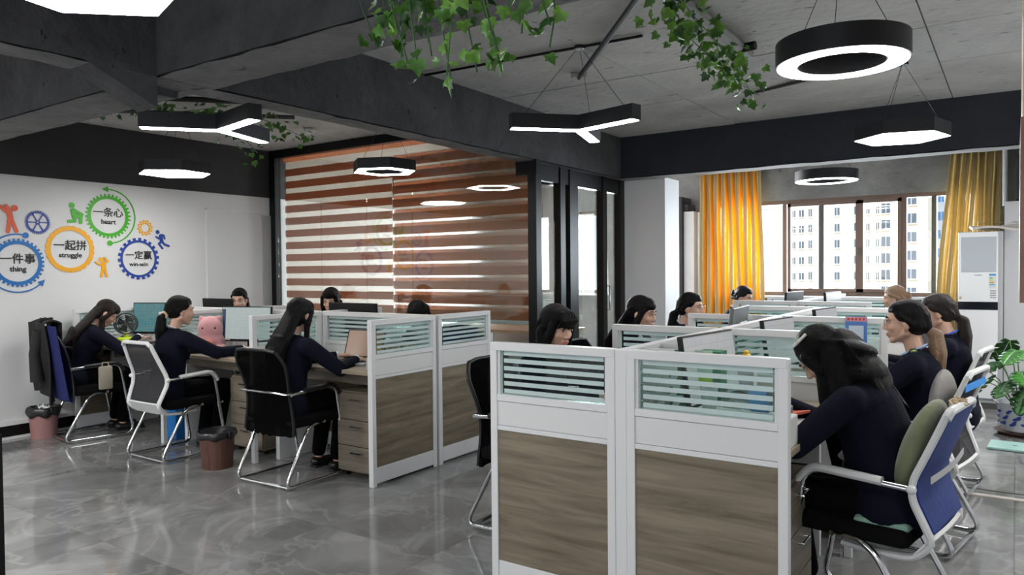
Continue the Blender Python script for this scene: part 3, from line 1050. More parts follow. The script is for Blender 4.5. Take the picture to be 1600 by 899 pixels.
pedestal('taupe drawer pedestal under the pink plush desk', -5.0, 3.85, 0)
for i, nm in enumerate(('nearest', 'middle', 'farthest')):
    desk('wood-topped desk on the left side of the right group, %s one' % nm, -1.92, SX - .03, YY[i] + .03, YY[i + 1] - .02, (-1, 0))
    desk('wood-topped desk on the right side of the right group, %s one' % nm, SX + .03, -.67, YY[i] + .03, YY[i + 1] - .02, (1, 0))
pedestal('taupe drawer pedestal under the nearest desk of the right group', -.93, 3.0, R(90))
for i, nm in enumerate(('nearer', 'farther')):
    desk('desk on the left side of the far window group, %s one' % nm, -2.31, SX2 - .03, Y2[i] + .03, Y2[i + 1] - .02, (-1, 0))
    desk('desk on the right side of the far window group, %s one' % nm, SX2 + .03, -1.10, Y2[i] + .03, Y2[i + 1] - .02, (1, 0))

# ------------------------------------------------------------------ chairs (they face +Y, origin on the floor under the seat)
def cantilever(t, arm_m, hw=.245):
    for s in (-1, 1):
        x = s * hw
        pts = arc([(x, -.245, .625), (x, .14, .645), (x, .25, .02), (x, -.31, .02), (x, -.10, .395), (x * .8, .08, .405)], .075, 6)
        MB().tube(pts, .0125, 10).obj('side_tube', M_chrome, t, smooth=True)
        MB().tube(arc([(x, -.14, .638), (x, .12, .652), (x, .175, .58)], .06, 5), [(.022, .017)] * 8, 10).obj('armrest', arm_m, t, smooth=True)
    MB().tube([(-hw, -.27, .02), (hw, -.27, .02)], .011, 8).obj('cross_tube', M_chrome, t, smooth=True)
    MB().tube([(-hw, .04, .405), (hw, .04, .405)], .011, 8).tube([(-hw, .215, .40), (hw, .215, .40)], .010, 8).obj('seat_tube', M_chrome, t, smooth=True)

# back profile (y, z): zigzag with a lumbar bend
BP = [(-.235, .36), (-.30, .43), (-.235, .59), (-.235, .65), (-.29, .78), (-.335, .895)]
def prof(z):
    for (y0, z0), (y1, z1) in zip(BP, BP[1:]):
        if z <= z1:
            return y0 + (y1 - y0) * max(0, (z - z0)) / (z1 - z0)
    return BP[-1][0]
def hwid(z):
    """half width of the white frame at height z"""
    for (w0, z0), (w1, z1) in zip(((.205, .43), (.235, .61), (.185, .895)), ((.235, .61), (.185, .895), (.185, 1.2))):
        if z <= z1:
            return w0 + (w1 - w0) * max(0, (z - z0)) / (z1 - z0)
    return .185
def white_chair(name, label, cat='chair', cloth=None):
    t = thing(name, label, cat)
    cantilever(t, M_plwhite)
    MB().box((0, .005, .425), (.47, .46, .07), bev=.03).obj('seat', M_blkfab, t, smooth=True)
    for s in (-1, 1):
        zz = [.895, .84, .75, .66, .62, .58, .50, .43, .40, .37]
        pts = [(s * hwid(z), prof(z), z) for z in zz[:-2]]
        pts += [(s * .20, -.235, .365), (s * .19, -.10, .355), (s * .18, .02, .36)]
        MB().tube(arc(pts, .03, 2), (.021, .013), 8).obj('frame_rail', M_plwhite, t, smooth=True)
    MB().tube(arc([(-.185, -.333, .88), (-.165, -.341, .905), (.165, -.341, .905), (.185, -.333, .88)], .02, 3), (.017, .015), 8).obj('frame_top', M_plwhite, t, smooth=True)
    MB().grid(lambda u, v: Vector(((u - .5) * 2 * (.215 - .01 * v), -.235 - .065 * v - .008 * math.sin(u * PI), .36 + .085 * v)), 8, 3, .014).obj('frame_base', M_plwhite, t, smooth=True)
    MB().grid(lambda u, v: Vector(((u - .5) * 2 * (hwid(.44 + .45 * v) - .012), prof(.44 + .45 * v) + .004 - .012 * math.sin(u * PI) * math.sin(v * PI), .44 + .45 * v)), 8, 10, .003).obj('back_mesh', cloth or M_greymesh, t, smooth=True)
    for s in (-1, 1):
        MB().ell((s * .255, -.24, .628), (.018, .018, .016)).obj('joint_knob', M_plwhite, t, smooth=True)
    return t
def black_chair(name, label, cloth=None, bar=True):
    t = thing(name, label, 'chair')
    cantilever(t, M_blkplastic)
    MB().box((0, .005, .425), (.48, .46, .07), bev=.03).obj('seat', M_blkfab, t, smooth=True)
    def pr2(z):
        return -.225 - .05 * math.sin((z - .40) / .58 * PI * 1.0) * -.35 - .10 * ((z - .40) / .58) ** 2
    def w2(z):
        v = (z - .40) / .58
        return .225 + .015 * math.cos(v * PI * 2.2) - (.05 * max(0, v - .86) / .14 if v > .86 else 0)
    for s in (-1, 1):
        MB().tube([(s * w2(z), pr2(z), z) for z in (.40, .46, .52, .58, .64, .70, .76, .82, .88, .93, .965, .98)], (.012, .010), 8).obj('back_rail', M_blkplastic, t, smooth=True)
    MB().tube([(-w2(.98), pr2(.98), .98), (-.1, pr2(.98) - .012, .992), (.1, pr2(.98) - .012, .992), (w2(.98), pr2(.98), .98)], .012, 8).obj('back_top', M_blkplastic, t, smooth=True)
    rr = random.Random(name + label)
    MB().grid(lambda u, v: Vector(((u - .5) * 2 * (w2(.40 + .58 * v) - .004), pr2(.40 + .58 * v) - .022 * math.sin(u * PI) + .004 * math.sin(u * 9) * (1 - v), .385 + .595 * v + (.008 * math.sin(u * 40) if v < .01 else 0))), 14, 14, .003).obj('back_mesh', cloth or M_blkmesh, t, smooth=True)
    if bar:
        MB().tube([(-.262, -.235, .628), (-.23, -.262, .628), (.23, -.262, .628), (.262, -.235, .628)], .008, 8).obj('back_bar', M_chrome, t, smooth=True)
    for c in t.children:
        if c.name.startswith('back_') and not c.name.startswith('back_bar'):
            c.scale = (1, 1, .95)
            c.location = (0, 0, -.025)
    return t
def put(t, x, y, deg):
    t.location = (x, y, 0)
    t.rotation_euler = (0, 0, R(deg))
    return t

c3 = put(black_chair('office_chair', 'black mesh cantilever chair in front of the laptop desk'), -4.13, 3.38, 2)
c2 = put(white_chair('office_chair', 'white framed cantilever chair with dark mesh back before the pink plush desk'), -5.45, 3.33, 0)
c1 = put(black_chair('office_chair', 'dark blue backed cantilever chair carrying a black jacket, left end', M_dkblue, False), -6.74, 3.30, -8)
c7 = put(black_chair('office_chair', 'black mesh chair half hidden behind the left edge of the foreground screen'), -2.20, 3.46, -90)
# blue cover on the back of the leftmost chair
MB().grid(lambda u, v: Vector(((u - .5) * .49, -.262 - .09 * v - .02 * math.sin(u * PI), .36 + .63 * v)), 8, 10, .006).obj('back_cover', M_dkblue, c1, smooth=True)
# jacket hung over it
jk = thing('jacket', 'black jacket hung over the back of the dark blue chair at far left', 'jacket', (-6.74, 3.30, 0), R(-8))
M_jacket = mat('black jacket cloth', (0.009, 0.009, 0.010), 0.8, bump=0.3, bscale=25)
def jfn(u, v):
    x = -.275 + .37 * u + .03 * math.sin(v * 5) * (u - .5)
    z = 1.015 - .60 * v - (.10 * max(0, u - .55) * v * 2.2)
    y = -.375 + .06 * v - .028 * math.sin(u * 11 + v * 2) * (0.3 + v) - .02
    return Vector((x, y, z))
MB().grid(jfn, 22, 16, .012).obj('back_panel', M_jacket, jk, smooth=True)
MB().grid(lambda u, v: Vector((-.27 + .36 * u, -.39 + .13 * v, 1.012 + .02 * math.sin(v * PI) + .01 * math.sin(u * 9))), 12, 5, .012).obj('shoulder_fold', M_jacket, jk, smooth=True)
MB().grid(lambda u, v: Vector((-.27 + .34 * u, -.262 + .015 * math.sin(u * 8), 1.01 - .20 * v)), 12, 5, .010).obj('front_panel', M_jacket, jk, smooth=True)
jm = MB()
for k in range(6):
    a = k * 1.05
    jm.cap((-.08 + .03 * math.cos(a), -.33 + .04 * math.sin(a), 1.03), (-.05 + .05 * math.cos(a + 1), -.33 + .04 * math.sin(a + 1), 1.045), .016, .012)
link('collar', blob(jm, .006, 2, m=M_jacket, name='collar'), jk)
MB().tube([(.0, -.40, .95), (-.03, -.43, .75), (-.015, -.42, .52)], [.045, .042, .05], 10).obj('sleeve', M_jacket, jk, smooth=True)
# right row
ca = put(white_chair('office_chair', 'nearest white framed chair on the right with royal blue back cloth', cloth=M_bluecloth), -.50, 3.24, 81)
cb = put(white_chair('office_chair', 'second white framed chair on the right with dark grey mesh back'), -.485, 4.38, 80)
cc = put(white_chair('office_chair', 'third white framed chair on the right with dark grey mesh back, beside the monstera'), -.485, 5.46, 82)
put(white_chair('office_chair', 'farthest white framed chair on the right, mostly hidden behind the second ponytail woman'), -.86, 7.95, 90)
for (x, y, dg_, lb) in ((-2.28, 4.60, -90, 'black chair of the long-haired woman behind the first left divider'), (-2.27, 5.62, -90, 'black chair of the woman with glasses before the white column'),
                        (-2.70, 8.05, -90, 'black chair at the far left desk by the orange curtain'),
                        (-6.9, 5.05, 180, 'black chair on the blinds side nearest the white door'), (-5.5, 5.05, 180, 'black chair on the blinds side at the middle desk'), (-4.2, 5.0, 180, 'black chair on the blinds side nearest the end screen')):
    put(black_chair('office_chair', lb), x, y, dg_)

def onchair(ch, o):
    o.location = ch.location
    o.rotation_euler = ch.rotation_euler
# blue cloth bag strapped to the nearest chair's back with its cushion
bp_ = MB()
bp_.grid(lambda u, v: Vector(((u - .5) * 2 * (hwid(.47 + .42 * v) - .012), prof(.47 + .42 * v) - .018 - .012 * math.sin(u * PI) * math.sin(v * PI), .47 + .43 * v)), 10, 12, .012)
o = bp_.obj('back_cloth', M_bluecloth, ca, smooth=True)
MB().grid(lambda u, v: Vector(((u - .5) * .47, prof(.68) - .052 - .012 * math.sin(u * PI), .665 + .024 * v + .02 * (u - .5))), 10, 2, .003).obj('strap', mat('grey strap', (0.42, 0.42, 0.42), 0.7), ca, smooth=True)
M_green = mat('sage green velvet', (0.17, 0.19, 0.105), 0.9, noise=0.12, nscale=8, bump=0.2, bscale=60, sheen=0.3)
cu = MB().ell((0, -.205, .715), (.188, .062, .215), Matrix.Rotation(R(17), 3, 'X'), seg=22)
cu = tag(link('cushion', blob(cu, .012, 2, m=M_green, name='cushion')), 'sage green cushion against the nearest blue-backed chair', 'cushion')
onchair(ca, cu)
cu2 = MB().box((0, -.12, .462), (.41, .20, .035), bev=.02).obj('seat_cushion', mat('mint print cloth', (0.22, 0.36, 0.29), 0.9, noise=0.35, nscale=14), smooth=True)
tag(cu2, 'mint green patterned seat cushion on the nearest blue-backed chair', 'cushion')
onchair(ca, cu2)
kn = thing('ribbon_knot', 'small beige and blue ribbon knots tied on top of the nearest blue-backed chair', 'ribbon')
onchair(ca, kn)
km = MB()
rk = random.Random(4)
for k in range(10):
    a = rk.uniform(0, 6.28)
    p = Vector((-.03 + .03 * rk.random(), -.335, .915))
    km.tube([p, p + Vector((.03 * math.cos(a), .02, .02 * rk.random())), p + Vector((.06 * math.cos(a), .03 * math.sin(a), -.01 + .02 * rk.random()))], .0035, 5)
km.obj('bow', mat('beige ribbon', (0.55, 0.42, 0.26), 0.7), kn)
# grey padded cushions on the second and third chairs
M_gcush = mat('grey corduroy', (0.27, 0.26, 0.25), 0.95, noise=0.1, nscale=10, bump=0.3, bscale=90)
for ch, lb in ((cb, 'tall grey cushion with a small logo against the second chair back'), (cc, 'tall grey cushion against the third chair back')):
    q = MB().ell((0, -.185, .70), (.165, .06, .20), seg=22).box((0, -.185, .60), (.32, .08, .28), bev=.035)
    q = tag(link('cushion', blob(q, .012, 3, m=M_gcush, name='cushion')), lb, 'cushion')
    onchair(ch, q)
bs = MB().grid(lambda u, v: Vector(((u - .5) * .395, prof(.84) - .016, .815 + .035 * v)), 6, 2, .004).obj('blue_strap', mat('sky blue strap', (0.02, 0.22, 0.62), 0.6), smooth=True)
tag(bs, 'bright blue strap round the second chair back', 'strap')
onchair(cb, bs)

# ------------------------------------------------------------------ people
def ik(S, T, l1, l2, pole):
    S, T, pole = Vector(S), Vector(T), Vector(pole)
    d = T - S
    L = min(d.length, (l1 + l2) * .995)
    dn = d.normalized()
    T = S + dn * L
    a = (l1 * l1 - l2 * l2 + L * L) / (2 * L)
    h = math.sqrt(max(0, l1 * l1 - a * a))
    p = (pole - dn * pole.dot(dn)).normalized()
    return S + dn * a + p * h, T

def hand(mb, W_, d, palm_n, s=1.0, curl=.5, side=1):
    """five-fingered hand: W_ wrist, d pointing direction, palm_n palm normal (down)"""
    d = Vector(d).normalized()
    n = Vector(palm_n)
    n = (n - d * n.dot(d)).normalized()
    x = d.cross(n) * side
    W_ = Vector(W_)
    mb.cap(W_ - d * .02, W_ + d * .055 * s, .021 * s, .030 * s, flat=.55, axis=n)
    mb.cap(W_ + d * .05 * s + x * .018 * s, W_ + d * .075 * s - x * .022 * s, .014 * s, .014 * s)
    for k, (off, ln) in enumerate(((.028, .062), (.010, .070), (-.009, .065), (-.027, .052))):
        p = W_ + d * .078 * s + x * off * s
        dir_ = (d + x * off * 2.5).normalized()
        seg = ln * s / 2.4
        q = p + (dir_ * math.cos(.25 * curl) + n * math.sin(.25 * curl)) * seg
        r_ = q + (dir_ * math.cos(.9 * curl) + n * math.sin(.9 * curl)) * seg * .8
        e = r_ + (dir_ * math.cos(1.5 * curl) + n * math.sin(1.5 * curl)) * seg * .6
        mb.cap(p - dir_ * .012, q, .0092 * s, .0085 * s, 8)
        mb.cap(q, r_, .0085 * s, .008 * s, 8)
        mb.cap(r_, e, .008 * s, .007 * s, 8)
    tb = W_ + d * .025 * s + x * .022 * s
    t1 = tb + (d * .6 + x * .75 + n * .25).normalized() * .034 * s
    t2 = t1 + (d * .9 + x * .25 + n * .3).normalized() * .028 * s
    mb.cap(tb, t1, .0125 * s, .0105 * s, 8)
    mb.cap(t1, t2, .0105 * s, .008 * s, 8)

def person(label, x, y, deg, lean=12, head=(0, 0), hyaw=0, hpitch=20, hroll=0, hl=(-.16, .40, .80), hr=(.16, .40, .80),
           hair='long', hm=None, vox=.0065, ears=True, tie=None, glasses=False, collar=None, patch=False, s=1.0, twist=0, curl=.6,
           drop=.30, seat=.0, bangs=False, legs=True, extra=None, neckf=1.0, htop=0, slim=1.0):
    """seated woman facing +Y before rotation, hips over the chair; lean/hpitch in degrees forward"""
    hm = hm or M_hair
    t = thing('person', label, 'person', (x, y, 0), R(deg))
    hip = Vector((0, -.06 + seat, .525))
    Rt = Matrix.Rotation(R(-lean), 3, 'X') @ Matrix.Rotation(R(twist), 3, 'Z')
    Rm = Matrix.Rotation(R(-lean * .45), 3, 'X')
    def T(p, up=True):   # torso point given upright, relative to hip
        p = Vector(p)
        p.z *= .94
        k = min(1, max(0, p.z / .30))
        Rk = Matrix.Rotation(R(-lean * (.45 + .55 * k)), 3, 'X') @ Matrix.Rotation(R(twist * k), 3, 'Z')
        return hip + Rk @ p
    neck = T((0, -.005, .475))
    shl, shr = T((-.158, 0, .425)), T((.158, 0, .425))
    Rh = Matrix.Rotation(R(hyaw), 3, 'Z') @ Matrix.Rotation(R(-hpitch), 3, 'X') @ Matrix.Rotation(R(hroll), 3, 'Y')
    ndir = (Rt @ Vector((0, .25, 1))).normalized()
    base = neck + ndir * .045
    hc = base + Rh @ Vector((0, .022, .125)) + Vector((head[0], head[1], htop))
    def H(p):
        return hc + Rh @ Vector(p)
    b = MB()
    # head
    b.ell(H((0, -.012, .028)), (.074, .092, .084), Rh, 20)
    b.ell(H((0, .022, -.025)), (.060, .066, .082), Rh, 18)
    b.cap(H((0, .052, -.083)), H((0, .060, -.090)), .024, .021)
    for sg in (-1, 1):
        b.cap(H((sg * .048, .0, -.055)), H((sg * .014, .062, -.092)), .021, .017)
        b.ell(H((sg * .034, .058, -.026)), (.024, .022, .022), Rh, 10)
        b.cap(H((sg * .040, .074, .022)), H((sg * .010, .082, .020)), .009, .009, 8)
        if ears:
            b.ell(H((sg * .074, -.006, -.012)), (.009, .018, .030), Rh, 10)
            b.ell(H((sg * .072, .0, -.032)), (.008, .010, .012), Rh, 8)
    b.cap(H((0, .082, .010)), H((0, .100, -.026)), .008, .0108, 8)
    for sg in (-1, 1):
        b.ell(H((sg * .0115, .094, -.031)), (.0085, .010, .007), Rh, 8)
    b.cap(H((-.016, .083, -.056)), H((.016, .083, -.056)), .0085, .0085, 8)
    b.cap(H((-.012, .081, -.067)), H((.012, .081, -.067)), .0085, .0085, 8)
    # neck, trunk, limbs
    b.cap(neck - ndir * .05, H((0, -.02, -.055)), .050 * neckf, .046 * neckf)
    b.cap(T((0, 0, .0)), T((0, 0, .20)), .105, .100, flat=.75, axis=(0, 1, 0))
    b.cap(T((0, 0, .20)), T((0, 0, .36)), .105, .110, flat=.72, axis=(0, 1, 0))
    b.cap(shl, shr, .040, .040)
    arms = []
    for sg, S, W_ in ((-1, shl, Vector(hl)), (1, shr, Vector(hr))):
        E, Wq = ik(S, W_, .275 * s, .245 * s, (sg * .9, -.55, -.75))
        arms.append((S, E, Wq))
        b.cap(S, E, .036, .030)
        b.cap(E, Wq, .031, .022)
        d = (Wq - E).normalized()
        hd = Vector((d.x * .6 - sg * .15, d.y + .35, min(d.z, -.05) * .4)).normalized()
        hand(b, Wq, hd, (0, 0.0, -1), 1.0, curl, -sg)
    if legs:
        for sg in (-1, 1):
            K = Vector((sg * .095, .36 + seat, .50))
            A = Vector((sg * .10, .30 + seat, .095))
            b.cap(hip + Vector((sg * .085, .0, -.02)), K, .070, .052)
            b.cap(K, A, .048, .033)
            b.cap(A + Vector((0, -.02, -.045)), A + Vector((0, .13, -.062)), .030, .024, flat=.8, axis=(0, 0, 1))
    link('body', blob(b, vox, 2, .45, M_skin, 'body'), t)
    # eyes, brows, lips
    for sg in (-1, 1):
        ey = MB().ell(H((sg * .031, .0785, .004)), (.0125, .0055, .0055), Rh, 10).obj('eye', mat('eye white', (0.6, 0.57, 0.54), 0.3), t, smooth='full')
        MB().ell(H((sg * .031, .0825, .004)), (.006, .003, .0055), Rh, 8).obj('iris', mat('dark iris', (0.02, 0.012, 0.01), 0.2), ey)
        MB().tube([H((sg * .018, .084, .008)), H((sg * .031, .086, .012)), H((sg * .044, .078, .008))], .0014, 5).obj('eyelashes', mat('dark iris', (0.02, 0.012, 0.01), 0.2), ey)
        MB().tube([H((sg * .014, .0885, .027)), H((sg * .030, .087, .033)), H((sg * .048, .074, .028))], [(.0018, .004)] * 3, 6).obj('eyebrow', hm, t)
    ml = MB()
    ml.cap(H((-.017, .0885, -.057)), H((.017, .0885, -.057)), .0045, .0045, 8).cap(H((-.013, .087, -.065)), H((.013, .087, -.065)), .005, .005, 8)
    ml.obj('lips', M_lip, t, smooth='full')
    if glasses:
        gm = MB()
        for sg in (-1, 1):
            gm.tube([H((sg * .033 + .024 * math.cos(a * PI / 8), .097, .002 + .020 * math.sin(a * PI / 8))) for a in range(16)], .0013, 5, closed=True)
            gm.tube([H((sg * .057, .095, .006)), H((sg * .078, .0, .006)), H((sg * .076, -.02, -.004))], .0013, 5)
        gm.tube([H((-.009, .098, .006)), H((.009, .098, .006))], .0013, 5)
        gm.obj('glasses', mat('thin metal frame', (0.55, 0.52, 0.48), 0.3, 0.8), t)
    # jacket: trunk and sleeves as one garment
    j = MB()
    j.cap(T((-.075, -.005, -.03)), T((.075, -.005, -.03)), .122 * slim, .122 * slim)
    j.cap(T((0, 0, .02)), T((0, 0, .22)), .152 * slim, .145 * slim, flat=.80, axis=(0, 1, 0), seg=20)
    j.cap(T((0, -.005, .22)), T((0, -.012, .355)), .150 * slim, .142 * slim, flat=.78, axis=(0, 1, 0), seg=20)
    j.cap(T((-.06, .04, .30)), T((.06, .04, .30)), .080, .080)
    j.cap(T((-.150, -.004, .415)), T((-.045, -.01, .452)), .060, .052)
    j.cap(T((.150, -.004, .415)), T((.045, -.01, .452)), .060, .052)
    j.cap(T((-.05, -.03, .43)), T((.05, -.03, .43)), .055, .055)
    for (S, E, Wq) in arms:
        j.cap(S, E, .062, .050)
        j.cap(E, Wq + (E - Wq).normalized() * .015, .050, .036)
        # folds round elbow
        j.ell(E + Vector((0, 0, .012)), (.050, .054, .046))
    link('jacket', blob(j, .0095, 5, .5, M_navycloth, 'jacket'), t)
    cl = MB()
    for sg in (-1, 1):
        cl.cap(T((sg * .052, -.030, .480)), T((sg * .030, .060, .430)), .016, .014, flat=.6)
        cl.cap(T((sg * .030, .066, .425)), T((sg * .012, .108, .30)), .016, .010, flat=.4, axis=(0, 1, 0))
    cl.cap(T((-.045, -.052, .485)), T((.045, -.052, .485)), .015, .015)
    link('lapels', blob(cl, .006, 2, .5, M_navycloth, 'lapels'), t)
    cs = MB()
    pts = [T((.050 * math.cos(a), -.005 + .055 * math.sin(a), .497 - .018 * math.sin(a))) for a in [2 * PI * k / 14 for k in range(14)]]
    cs.tube(pts, (.017, .006), 8, closed=True)
    cs.obj('shirt_collar', collar or mat('white shirt', (0.55, 0.57, 0.60), 0.8), t, smooth='full')
    for (S, E, Wq) in arms:
        u = (E - Wq).normalized()
        MB().tube([Wq + u * .012, Wq - u * .012], .031, 12).obj('cuff', collar or mat('white shirt', (0.55, 0.57, 0.60), 0.8), t, smooth=True)
    if patch:
        for sg in (-1, 1):
            e1 = T((sg * .085, -.01, .492))
            ob = MB().box((0, 0, 0), (.075, .045, .006), bev=.002).obj('epaulette', M_navycloth, t)
            ob.location = e1
            ob.rotation_euler = (R(-lean), R(sg * 20), 0)
            o2 = MB().box((0, 0, .005), (.028, .032, .004), bev=.001).obj('badge', mat('green badge', (0.03, 0.16, 0.07), 0.5), ob)
            MB().ell((0, 0, .008), (.009, .009, .003), None, 8).obj('badge_dot', mat('gold badge', (0.65, 0.42, 0.10), 0.4), ob)
    if legs:
        tr = MB()
        tr.cap(hip + Vector((-.07, -.01, -.03)), hip + Vector((.07, -.01, -.03)), .105, .105)
        for sg in (-1, 1):
            K = Vector((sg * .098, .37 + seat, .50))
            A = Vector((sg * .10, .30 + seat, .10))
            tr.cap(hip + Vector((sg * .085, .0, -.02)), K, .088, .068)
            tr.cap(K, A + Vector((0, 0, .02)), .066, .052)
        link('trousers', blob(tr, .012, 3, .5, M_trouser, 'trousers'), t)
        for sg in (-1, 1):
            A = Vector((sg * .10, .30 + seat, .095))
            sh = MB().cap((A.x, A.y - .03, .042), (A.x, A.y + .15, .034), .040, .030, flat=.8, axis=(0, 0, 1)).box((A.x, A.y + .06, .008), (.07, .24, .016), bev=.006)
            sh.obj('shoe', mat('black shoe leather', (0.012, 0.012, 0.012), 0.35), t, smooth=True)
    # hair
    h = MB()
    lg = hair in ('long', 'bob')
    h.ell(H((0, -.020, .036)), (.084, .094, .086) if lg else (.080, .092, .084), Rh, 20)
    h.ell(H((0, .018 if lg else .008, .062)), (.070, .070, .055) if lg else (.066, .068, .052), Rh, 16)
    h.ell(H((0, -.045, -.020 if hair in ('long', 'bob') else -.008)), (.076, .066, .083 if hair in ('long', 'bob') else .070), Rh, 16)
    rnd = random.Random(label)
    down = Vector((0, 0, -1))
    if hair == 'long':
        for sg in (-1, 1):
            h.cap(H((sg * .066, .028, .035)), H((sg * .078, .004, -.06)), .021, .024)
            p0 = H((sg * .078, .0, -.06))
            h.cap(p0, p0 + down * (drop * .75) + Vector((0, -.02, 0)), .026, .018, flat=.6, axis=Rh @ Vector((1, 0, 0)))
        p1 = H((0, -.075, -.02))
        bk = T((0, -.135, .30))
        p2 = Vector(((p1.x + bk.x) / 2, min(p1.y, bk.y + .02), max(p1.z - drop * .55, bk.z + .02)))
        h.cap(p1, p2, .090, .100, flat=.36, axis=(0, 1, 0), seg=18)
        p3 = Vector((bk.x, bk.y + .0, p2.z - drop * .6))
        h.cap(p2, p3, .100, .070, flat=.30, axis=(0, 1, 0), seg=18)
        for k in range(26):
            a = rnd.uniform(-1, 1)
            q0 = H((a * .075, -.08 + .03 * abs(a), .0))
            q1 = p2 + Vector((a * .105, -.016 * rnd.random(), rnd.uniform(-.02, .02)))
            q2 = p3 + Vector((a * .095 + rnd.uniform(-.01, .01), -.012 * rnd.random(), -rnd.uniform(0, .07)))
            h.tube([q0, (q0 + q1) / 2 + Vector((a * .008, -.008, 0)), q1, (q1 + q2) / 2, q2], [.007, .008, .008, .006, .002], 6)
    elif hair == 'bob':
        for sg in (-1, 1):
            h.cap(H((sg * .064, .040, .040)), H((sg * .074, .028, -.05)), .022, .026)
            h.cap(H((sg * .076, .020, -.05)), H((sg * .070, .010, -.05)) + down * drop * .55, .030, .020, flat=.7, axis=Rh @ Vector((1, 0, 0)))
            h.cap(H((sg * .070, -.03, -.04)), H((sg * .068, -.04, -.04)) + down * drop * .6, .036, .024)
        h.cap(H((0, -.07, -.03)), H((0, -.07, -.03)) + down * drop * .62, .078, .062, flat=.5, axis=(0, 1, 0), seg=18)
        for k in range(26):
            a = rnd.uniform(-1, 1)
            q0 = H((a * .08, -.07 + .05 * abs(a), .0))
            q2 = q0 + down * (drop * .66 + rnd.uniform(0, .06)) + Vector((a * .01, -.01, 0))
            h.tube([q0, (q0 + q2) / 2 + Vector((a * .012, -.012, 0)), q2], [.008, .008, .002], 6)
    else:   # drawn back, ears free
        for sg in (-1, 1):
            h.cap(H((sg * .062, .028, .042)), H((sg * .068, -.035, -.010)), .018, .022)
        kn_ = H((0, -.112, -.010)) if hair == 'pony' else H((0, -.105, -.045))
        h.cap(H((0, -.07, .01)), kn_, .060, .026)
        for sg in (-1, 1):
            h.cap(H((sg * .058, -.032, -.006)), kn_, .028, .022)
        if hair in ('pony', 'lowpony'):
            tm_ = hm if extra != 'tan' else None
            tgt = h if extra != 'tan' else MB()
            q = [kn_, kn_ + Vector((0, -.035, -.03)), kn_ + Vector((.0, -.045, -.12)), kn_ + Vector((0, -.04, -drop * .75)), kn_ + Vector((.0, -.03, -drop))]
            for a_, b_, ra, rb in zip(q, q[1:], (.024, .036, .043, .036), (.036, .043, .036, .012)):
                tgt.cap(a_, b_, ra, rb)
            for k in range(22):
                a = rnd.uniform(0, 6.28)
                off = Vector((math.cos(a) * .038, math.sin(a) * .03, 0))
                tgt.tube([q[0], q[1] + off * .8, q[2] + off * 1.15, q[3] + off * 1.1, q[4] + off * .8 + Vector((0, 0, -rnd.uniform(0, .05)))], [.005, .007, .008, .006, .002], 6)
            if extra == 'tan':
                link('ponytail', blob(tgt, .005, 1, .4, M_hairtan, 'ponytail'), t)
        elif hair == 'bun':
            h.ell(H((0, -.115, .0)), (.042, .036, .042), Rh, 12)
    if bangs:
        for k in range(15):
            a = -1 + 2 * k / 14
            h.tube([H((a * .035, .055, .098)), H((a * .055, .088, .060)), H((a * .058, .098 - .028 * a * a, .026 - .006 * (k % 3)))], [.012, .011, .005], 6)
    # thin strands over the crown give the cap a combed look
    for k in range(30):
        a = rnd.uniform(-1.25, 1.25) * (1 if lg else .8)
        sx = math.sin(a)
        h.tube([H((sx * .03, .060 - .02 * abs(sx), .098)), H((sx * .072, .0, .100 - .045 * abs(sx))), H((sx * .086, -.06, .045 - .02 * abs(sx))), H((sx * .070, -.095, -.03))], [.004, .0055, .0055, .004], 5)
    link('hair', blob(h, .0052, 1, .4, hm, 'hair'), t)
    if tie:
        kk = H((0, -.112, -.010)) if hair == 'pony' else H((0, -.105, -.045))
        tmb = MB()
        for k in range(12):
            a = 2 * PI * k / 12
            tmb.ell(kk + Vector((.027 * math.cos(a), -.01 + .006 * math.cos(3 * a), -.005 + .027 * math.sin(a))), (.012, .012, .012), None, 8)
        tmb.obj('hair_tie', tie, t, smooth='full')
    t['hc'] = [float(v) for v in hc]
    return t, H, T

# ---- camera-side row of the left desks (facing the middle screen)
person('long-haired woman in navy suit at the laptop, seen from behind', -4.13, 3.36, -2, lean=10, hyaw=4, hpitch=14, hl=(-.05, .44, .80), hr=(.20, .40, .79), hair='long', drop=.40)
person('woman with low ponytail and beige hair tie at the desk with the pink plush', -5.47, 3.30, -4, lean=9, hyaw=-14, hpitch=8, hl=(-.12, .38, .80), hr=(.22, .46, .80), hair='lowpony', drop=.22, tie=mat('beige scrunchie', (0.50, 0.38, 0.24), 0.9))
person('woman with very long brown-black hair bent over her phone beside the desk fan', -6.86, 3.27, -10, lean=20, hyaw=-14, hpitch=38, hl=(-.10, .40, .82), hr=(.12, .44, .84), hair='long', hm=M_hairbrown, drop=.42)
# ---- blinds-side row (facing the camera side)
person('woman in the far left corner by the white door, hair tied back', -6.80, 4.94, 178, lean=14, hyaw=40, hpitch=16, hair='pony', drop=.16, vox=.006, htop=.03)
person('woman with shoulder-length black hair before the left brown blind', -5.50, 5.04, 180, lean=14, hyaw=30, hpitch=18, hair='bob', drop=.30, htop=.04)
person('woman with centre parting, head bowed low before the right brown blind', -4.18, 4.96, 182, lean=26, hyaw=8, hpitch=48, hair='pony', drop=.18, htop=.03)
